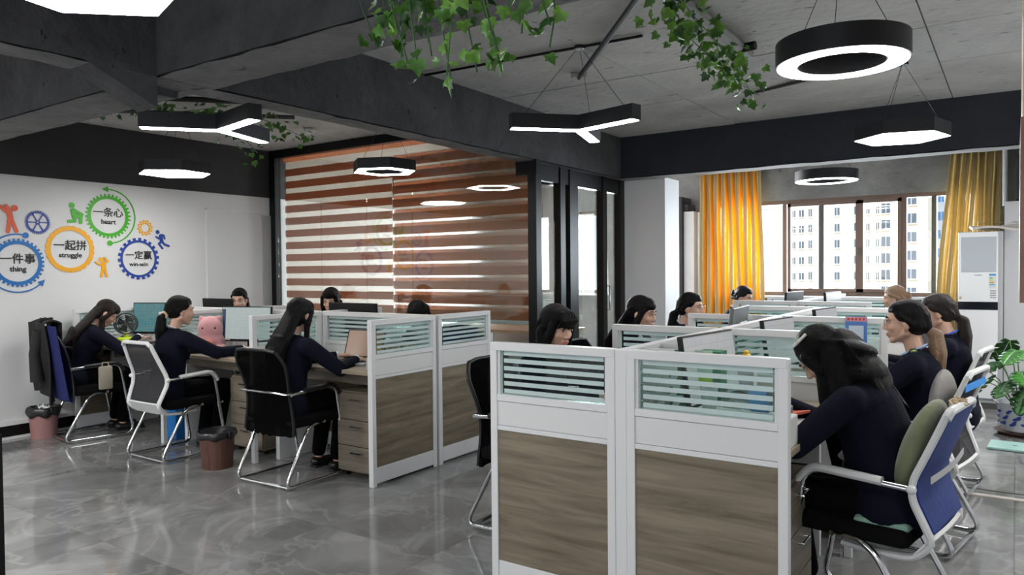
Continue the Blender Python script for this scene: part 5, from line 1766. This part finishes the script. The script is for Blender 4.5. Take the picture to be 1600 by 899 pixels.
en = MB().b2((.075, -.180, 1.20), (.135, -.175, 1.345)).obj('energy_label', mat('label pale', (0.62, 0.66, 0.66), 0.5), ac)
MB().b2((.077, -.182, 1.325), (.133, -.180, 1.343)).obj('label_header', mat('label blue', (0.08, 0.30, 0.55), 0.5), en)
for k, c_ in enumerate(((0.1, 0.45, 0.2), (0.6, 0.6, 0.05), (0.6, 0.3, 0.05), (0.1, 0.35, 0.6))):
    MB().b2((.080, -.182, 1.295 - .022 * k), (.105 + .006 * k, -.180, 1.308 - .022 * k)).obj('label_bar', mat('label bar %d' % k, c_, 0.5), en)
for k in range(4):
    MB().b2((.085, -.1785, 1.17 - .022 * k), (.135, -.176, 1.180 - .022 * k)).obj('fine_print', mat('fine print grey', (0.25, 0.25, 0.27), 0.5), ac)
MB().b2((-.175, -.1785, 1.09), (-.155, -.176, 1.115)).obj('red_sticker', mat('pale red sticker', (0.55, 0.38, 0.33), 0.5), ac)
MB().b2((-.045, -.1785, 1.325), (.015, -.176, 1.335)).obj('maker_plate', mat('plate grey', (0.35, 0.37, 0.39), 0.4, 0.4), ac)
pk = thing('paper_package', 'crumpled white and brown printed package on top of the air conditioner', 'package', (-.16, 8.85, 1.768), R(8))
MB().grid(lambda u, v: Vector((-.22 + .46 * u, -.14 + .26 * v, .03 + .02 * math.sin(u * 5) * math.cos(v * 4) + .035 * v)), 14, 8, .02).obj('package', mat('package white', (0.60, 0.56, 0.52), 0.5), pk, smooth=True)
for k in range(3):
    MB().tube([(-.18 + .14 * k, -.12, .058 + .01 * k), (-.10 + .14 * k, 0, .085), (-.14 + .14 * k, .10, .10)], (.004, .002), 5).obj('brown_line', mat('brown print', (0.28, 0.18, 0.14), 0.7), pk)

# ------------------------------------------------------------------ monstera
def leafmesh(L, Wd, m, seed, holes=True):
    rn = random.Random(seed)
    mb = MB()
    n = 22
    half = []
    # outline with deep notches between the lobes
    for k in range(n + 1):
        t_ = k / n
        w = Wd * (math.sin(PI * min(1, t_ * .93 + .07)) ** .65) * (1 - .35 * t_)
        if holes and 3 < k < n - 2 and k % 4 == 0:
            w *= .42
        half.append((w, L * t_))
    rows = []
    for sg in (-1, 1):
        for (w0, y0), (w1, y1) in zip(half, half[1:]):
            def P(w, y, f):
                return Vector((sg * w * f, y - .10 * L * f * f * (1 if y < L * .25 else .15), -.22 * w * f * f - .20 * (y / L) ** 2 * L * .6 + .02 * L * (1 - abs(f - .5) * 2)))
            a, b, c, d = P(w0, y0, .02), P(w0, y0, .6), P(w1, y1, .6), P(w1, y1, .02)
            e, f_ = P(w0, y0, 1), P(w1, y1, 1)
            v = [mb.bm.verts.new(q) for q in (a, b, c, d, e, f_)]
            mb.bm.faces.new((v[0], v[1], v[2], v[3]))
            mb.bm.faces.new((v[1], v[4], v[5], v[2]))
    bmesh.ops.remove_doubles(mb.bm, verts=mb.bm.verts, dist=.0006)
    mb.bm.normal_update()
    bmesh.ops.solidify(mb.bm, geom=mb.bm.faces[:], thickness=.0012)
    return mb.mesh('leaf', m, smooth='full')
M_leaf = mat('monstera leaf green', (0.018, 0.085, 0.015), 0.35, noise=0.35, nscale=9)
M_leaf2 = mat('young leaf green', (0.04, 0.17, 0.025), 0.35, noise=0.3, nscale=9)
M_stem = mat('leaf stalk', (0.07, 0.15, 0.04), 0.5)
pl = thing('potted_monstera', 'monstera in a blue-and-white porcelain pot right of the air conditioner', 'plant', (.06, 7.55, 0))
MB().lathe([(.12, .03), (.16, .04), (.19, .22), (.20, .26), (.215, .275), (.19, .27), (.175, .22), (.10, .20)], (0, 0, 0), 30).obj('pot', mat('white porcelain', (0.62, 0.66, 0.72), 0.15), pl, smooth=True)
MB().lathe([(.17, 0), (.215, .03), (.20, .03), (.16, .012)], (0, 0, 0), 30).obj('saucer', mat('brown saucer', (0.13, 0.05, 0.035), 0.4), pl, smooth=True)
MB().lathe([(.0, .215), (.178, .22)], (0, 0, 0), 20, cap=False).obj('soil', mat('dark soil', (0.03, 0.02, 0.015), 0.95, noise=.4, nscale=60), pl)
M_blue = mat('cobalt glaze', (0.03, 0.06, 0.34), 0.25)
rp = random.Random(21)
for k in range(14):
    a = R(180 + 75) + (k - 7) * .17
    z = .10 + .06 * (k % 3) * .8
    rr = .1635 + (z - .04) * .167 + .004
    o = MB().ell((0, 0, 0), (.030 * rp.uniform(.6, 1.2), .004, .012), None, 8).ell((.02, 0, .012), (.018, .004, .008), None, 8).obj('glaze_motif', M_blue, pl, smooth='full')
    o.location = (rr * math.cos(a), rr * math.sin(a), z)
    o.rotation_euler = (0, rp.uniform(-.5, .5), a + PI / 2)
lms = [leafmesh(.26, .13, M_leaf, 1), leafmesh(.22, .115, M_leaf2, 2), leafmesh(.24, .10, M_leaf, 3)]
# targets (x, y, z) of the leaf bases relative to the pot
LT = [(-.16, -.05, .60), (-.05, -.12, .72), (.08, -.05, .80), (-.24, -.02, .47), (-.02, -.20, .55), (.18, -.10, .70), (-.30, .04, .56), (.10, .12, .86), (-.10, .10, .78),
      (.24, .05, .60), (-.20, .12, .68), (.02, -.22, .42), (-.34, .12, .44), (.16, -.2, .52), (-.12, -.18, .46), (.3, -.12, .82)]
for k, p in enumerate(LT):
    p = Vector(p)
    d = Vector((p.x, p.y, 0)).normalized()
    b0 = Vector((d.x * .05, d.y * .05, .21))
    MB().tube([b0, b0.lerp(p, .5) + Vector((0, 0, .06)), p], [.006, .005, .0035], 6).obj('stalk', M_stem, pl, smooth='full')
    o = link('leaf', lms[k % 3], pl, p)
    yaw = math.atan2(d.y, d.x) - PI / 2 + rp.uniform(-.5, .5)
    o.rotation_euler = (R(rp.uniform(-50, -5)), R(rp.uniform(-20, 20)), yaw)
    s_ = rp.uniform(.85, 1.15)
    o.scale = (s_, s_, s_)

# ------------------------------------------------------------------ ivy
def ivymesh(m, s=.035):
    pts = [(0, -.25), (.35, -.45), (.85, -.30), (.70, .10), (1.0, .45), (.55, .45), (.35, .75), (0, 1.25), (-.35, .75), (-.55, .45), (-1.0, .45), (-.70, .10), (-.85, -.30), (-.35, -.45)]
    mb = MB()
    c = mb.bm.verts.new((0, .1 * s, .12 * s))
    vs = [mb.bm.verts.new((x * s * .8, y * s * .8, -.22 * s * (abs(x) + max(0, y - .5)))) for x, y in pts]
    for a, b in zip(vs, vs[1:] + vs[:1]):
        mb.bm.faces.new((c, a, b))
    return mb.mesh('leaf', m, smooth='full', recalc=False)
def leafmat(name, col):
    m = mat(name, col, 0.42, noise=0.45, nscale=25)
    b = m.node_tree.nodes['Principled BSDF']
    b.inputs['Transmission Weight'].default_value = 0.0
    return m
IV = [ivymesh(leafmat('ivy green', (0.085, 0.23, 0.035))), ivymesh(leafmat('ivy light green', (0.16, 0.36, 0.05)), .038), ivymesh(leafmat('ivy dark green', (0.035, 0.11, 0.025)), .032)]
M_vine = mat('ivy vine', (0.05, 0.12, 0.04), 0.6)
def ivy(label, strands, n, seed, spread=.05, size=1.0, meshes=None):
    t = thing('ivy_garland', label, 'ivy')
    rn = random.Random(seed)
    ml = meshes or IV
    paths = []
    for s in strands:
        p = arc(s, .12, 5)
        paths.append(p)
        MB().tube(p, .003, 5).obj('vine', M_vine, t, smooth='full')
    tot = [sum((b - a).length for a, b in zip(p, p[1:])) for p in paths]
    S = sum(tot)
    for p, L in zip(paths, tot):
        for k in range(max(3, int(n * L / S))):
            d = rn.uniform(0, L)
            for a, b in zip(p, p[1:]):
                l = (b - a).length
                if d <= l:
                    break
                d -= l
            q = a.lerp(b, min(1, d / max(l, 1e-6))) + Vector((rn.gauss(0, spread), rn.gauss(0, spread), rn.gauss(-.02, spread)))
            if q.z > ZC - .06:
                q.z = ZC - .06
            o = link('leaf', ml[rn.choice((0, 0, 1, 1, 2))], t, q)
            o.rotation_euler = (R(rn.uniform(190, 330)), R(rn.uniform(-40, 40)), rn.uniform(0, 6.28))
            s_ = size * rn.uniform(.7, 1.25)
            o.scale = (s_, s_, s_)
    return t
# pipe that carries the near garland
_r9 = random.Random(9)
st = []
for k in range(19):
    x = -1.88 + .045 * k
    y0 = 1.86 + _r9.uniform(-.10, .10)
    dz = [.42, .28, .38, .46, .52, .44, .58, .50, .62, .55, .60, .52, .44, .62, .40, .46, .52, .36, .30][k]
    st.append([(x, y0, 2.62), (x + _r9.uniform(-.03, .04), y0 + _r9.uniform(-.05, .05), 2.62 - dz * .5), (x + _r9.uniform(-.03, .06), y0 + .02, 2.62 - dz)])
st.append([(-1.9, 1.86, 2.58), (-1.5, 1.88, 2.40), (-1.05, 1.9, 2.46)])
st.append([(-1.85, 1.9, 2.46), (-1.5, 1.92, 2.30), (-1.10, 1.9, 2.36)])
st.append([(-1.25, 1.95, 2.40), (-1.15, 1.95, 2.24), (-1.18, 1.95, 2.10)])
ivy('bright green ivy garland hanging in the top centre of the view, nearest the camera', st, 295, 5, .03, 1.1)
st2 = [[(-1.15, 2.75, 2.66), (-1.26, 3.3, 2.62), (-1.30, 3.9, 2.60), (-1.36, 4.5, 2.60)],
       [(-1.22, 2.9, 2.60), (-1.32, 3.5, 2.54), (-1.33, 4.0, 2.52), (-1.40, 4.55, 2.54)],
       [(-1.36, 4.3, 2.6), (-1.33, 4.5, 2.5), (-1.36, 4.7, 2.48)]]
ivy('second ivy garland wound along the fat ceiling pipe beside the big ring lamp', st2, 210, 6, .05, 1.1)
st3 = [[(-5.9, 3.0, 2.74), (-5.75, 3.3, 2.70), (-5.4, 3.5, 2.72), (-5.1, 3.6, 2.74)], [(-5.5, 3.6, 2.74), (-5.45, 3.9, 2.62), (-5.45, 4.1, 2.46)], [(-5.2, 3.7, 2.74), (-5.3, 4.2, 2.70), (-5.6, 4.75, 2.70)]]
ivy('dark sparse ivy garland on the ceiling above the left three-armed lamp', st3, 150, 8, .07, 1.25, [IV[0], IV[2], IV[0]])
ps = thing('plant_stand', 'black upright stand edge with creeping green leaves at the lower left edge', 'stand', (-2.79, 1.0, 0))
MB().b2((-.08, -.05, 0), (.055, .05, .90)).obj('post', M_black, ps)
ivy('small-leaved creeper climbing the black stand at the lower left edge', [[(-2.735, .945, .02), (-2.73, .945, .4), (-2.735, .945, .8)]], 46, 3, .014, .42)

# ------------------------------------------------------------------ wall stickers (left wall, facing +X)
WM = Matrix(((0, 0, 1, X0 + .004), (1, 0, 0, 0), (0, 1, 0, 0), (0, 0, 0, 1)))
def on_wall(o, y, z):
    o.matrix_world = Matrix.Translation((0, y, z)) @ WM
    return o
C_gr, C_or, C_db, C_lb, C_rd, C_ink = (mat('sticker green', (0.045, 0.36, 0.01), 0.5), mat('sticker orange', (0.72, 0.34, 0.01), 0.5), mat('sticker navy', (0.01, 0.045, 0.27), 0.5),
    mat('sticker blue', (0.01, 0.13, 0.40), 0.5), mat('sticker red', (0.62, 0.10, 0.035), 0.5), mat('sticker ink', (0.012, 0.012, 0.014), 0.6))
def circ(r, n, a0=0):
    return [(r * math.cos(a0 + 2 * PI * k / n), r * math.sin(a0 + 2 * PI * k / n)) for k in range(n)]
def gear_poly(r0, r1, n, duty=.5, sharp=0.0):
    p = []
    for k in range(n):
        a = 2 * PI * k / n
        w = PI / n * duty * 2
        p += [(r0 * math.cos(a), r0 * math.sin(a)), (r1 * math.cos(a + sharp * w), r1 * math.sin(a + sharp * w)), (r1 * math.cos(a + w - sharp * w), r1 * math.sin(a + w - sharp * w)), (r0 * math.cos(a + w), r0 * math.sin(a + w))]
    return p
def inner_of(poly, r):
    return [tuple(Vector(q).normalized() * r) for q in poly]
def gear(label, y, z, rin, r0, r1, n, m, duty=.5, sharp=0.05, cn=None, en=None, sz=.1, es=.05):
    t = thing('gear_sticker', label, 'wall sticker')
    on_wall(t, y, z)
    po = gear_poly(r0, r1, n, duty, sharp)
    MB().ring(po, inner_of(po, rin), .003).obj('gear_ring', m, t)
    if cn:
        link('lettering', text_mesh(cn, sz, C_ink, .001, .0016), t, (0, .030, .0005))
    if en:
        link('lettering', text_mesh(en, es, C_ink, .001, .0012), t, (0, -.055, .0005))
    return t
def arcband(label, y, z, r, w, a0, a1, m, dot=None, arrow=None, dr=.026):
    t = thing('arrow_sticker', label, 'wall sticker')
    on_wall(t, y, z)
    n = 30
    A = [R(a0 + (a1 - a0) * k / n) for k in range(n + 1)]
    out = [((r + w / 2) * math.cos(a), (r + w / 2) * math.sin(a)) for a in A] + [((r - w / 2) * math.cos(a), (r - w / 2) * math.sin(a)) for a in reversed(A)]
    mb = MB()
    mb.bm.faces.ensure_lookup_table()
    for i in range(n):
        mb.prism([out[i], out[i + 1], out[2 * n - i], out[2 * n + 1 - i]], .003)
    mb.obj('band', m, t)
    if dot is not None:
        a = R(dot)
        MB().prism([(r * math.cos(a) + x, r * math.sin(a) + y_) for x, y_ in circ(dr, 20)], .004).obj('dot', m, t)
    if arrow is not None:
        a, sg = R(arrow), (1 if arrow == a0 else -1)
        c = Vector((r * math.cos(a), r * math.sin(a)))
        tg = Vector((math.sin(a), -math.cos(a))) * sg * (1 if a1 > a0 else -1)
        nn = Vector((-tg.y, tg.x))
        q = [c + tg * .045, c + nn * .028 - tg * .012, c - nn * .028 - tg * .012]
        MB().prism([tuple(v) for v in q], .004).obj('arrow_head', m, t)
    return t
def figure(label, y, z, m, circles, strokes, s=.0056):
    t = thing('figure_sticker', label, 'wall sticker')
    on_wall(t, y, z)
    mb = MB()
    for (cx, cy, r) in circles:
        mb.prism([(cx * s + a, -cy * s + b) for a, b in circ(r * s, 18)], .003)
    for (pts, w) in strokes:
        for (a, b) in zip(pts, pts[1:]):
            a, b = Vector((a[0] * s, -a[1] * s)), Vector((b[0] * s, -b[1] * s))
            d = (b - a)
            an = math.atan2(d.y, d.x)
            r = w * s / 2
            poly = [(b.x + r * math.cos(an - PI / 2 + PI * k / 8), b.y + r * math.sin(an - PI / 2 + PI * k / 8)) for k in range(9)] + \
                   [(a.x + r * math.cos(an + PI / 2 + PI * k / 8), a.y + r * math.sin(an + PI / 2 + PI * k / 8)) for k in range(9)]
            mb.prism(poly, .003 + .0002 * len(mb.bm.verts) / 18)
    mb.obj('silhouette', m, t)
    return t
gear('blue toothed gear sticker reading thing, cut by the left edge', 2.919, 1.526, .164, .193, .213, 34, C_lb, .52, .08, '一件事', 'thing', .096, .066)
gear('orange gear sticker with shallow teeth reading struggle', 3.355, 1.653, .172, .205, .215, 24, C_or, .80, .10, '一起拼', 'struggle', .098, .064)
gear('green toothed gear sticker reading heart, topmost on the wall', 3.707, 1.976, .164, .193, .214, 34, C_gr, .52, .08, '一条心', 'heart', .096, .066)
gear('navy gear sticker with square teeth reading win-win', 3.997, 1.570, .162, .184, .208, 22, C_db, .55, .02, '一定赢', 'win-win', .090, .060)
wg = gear('small navy spoked wheel sticker with fine teeth', 3.085, 1.887, .080, .094, .107, 40, C_db, .5, .25)
for k in range(6):
    a = R(60 * k)
    MB().prism([(.012 * math.cos(a) - .004 * math.sin(a), .012 * math.sin(a) + .004 * math.cos(a)), (.083 * math.cos(a) - .006 * math.sin(a), .083 * math.sin(a) + .006 * math.cos(a)),
                (.083 * math.cos(a) + .006 * math.sin(a), .083 * math.sin(a) - .006 * math.cos(a)), (.012 * math.cos(a) + .004 * math.sin(a), .012 * math.sin(a) - .004 * math.cos(a))], .003).obj('spoke', C_db, wg)
MB().ring(circ(.020, 20), circ(.010, 20), .0035).obj('hub', C_db, wg)
sg_ = gear('small orange gear sticker with dotted ring above the navy gear', 4.066, 1.879, .040, .066, .080, 12, C_or, .6, .12)
dm = MB()
for k in range(12):
    a = R(30 * k + 8)
    dm.prism([(.055 * math.cos(a) + x, .055 * math.sin(a) + y) for x, y in circ(.006, 10)], .004)
dm.obj('dots', M_whitewall, sg_)
arcband('thin green arrow sticker curving round the green gear', 3.707, 1.976, .258, .012, 92, -88, C_gr, dot=-88, arrow=92)
arcband('thin blue arc sticker with a dot above the blue gear', 2.919, 1.526, .250, .013, 75, 150, C_lb, dot=75)
arcband('thin blue arrow sticker curving under the blue gear', 2.919, 1.526, .256, .011, -45, -150, C_lb, arrow=-45)
figure('green kneeling figure sticker pushing the green gear', 3.407, 1.989, C_gr, [(-5.5, -12.7, 4.6)],
       [([(-4, -4), (-1.7, 6.5)], 8), ([(-2, -5), (10.6, 1.8)], 4), ([(-1.7, 5), (8, 5)], 7), ([(8, 6), (7.8, 15.4)], 5.5), ([(-1.7, 6.5), (-1.7, 13.2), (-11, 14.2)], 5)])
figure('orange figure sticker with raised arms below the orange gear', 3.641, 1.498, C_or, [(-2.5, -10.9, 4)],
       [([(1.7, -4.6), (2, 4)], 8), ([(.5, 3), (-2.7, 17.5)], 4.4), ([(3.5, 3), (6.8, 17.5)], 4.4), ([(-.2, -5), (-4, -1.8), (-11, -6.9)], 3), ([(4.5, -5.6), (9.2, -8.4), (3.6, -14)], 3.4)])
figure('navy running figure sticker above the navy gear', 4.241, 1.771, C_db, [(-8, -12.7, 3.7)],
       [([(-2, -6), (-.6, 4.3)], 7), ([(-1, 4), (-6.2, 8.5), (.4, 16.6)], 3.8), ([(0, 4), (4.2, 9), (12.6, 12.2)], 4), ([(0, -8), (3.5, -7), (5, -1.0)], 3), ([(-3, -6), (-6.5, -1), (-11, -4)], 3)])
figure('red figure sticker throwing its arms up, left edge of the wall', 2.863, 1.918, C_rd, [(7, -15, 4.8)],
       [([(-1, -8), (1, 0)], 8), ([(1, 3), (1, 7)], 8), ([(-1, 5), (-3, 22)], 5.2), ([(3, 5), (9, 21)], 5.2), ([(1, -9), (-5, -18)], 5), ([(-3, -8), (-14, -17)], 5)])
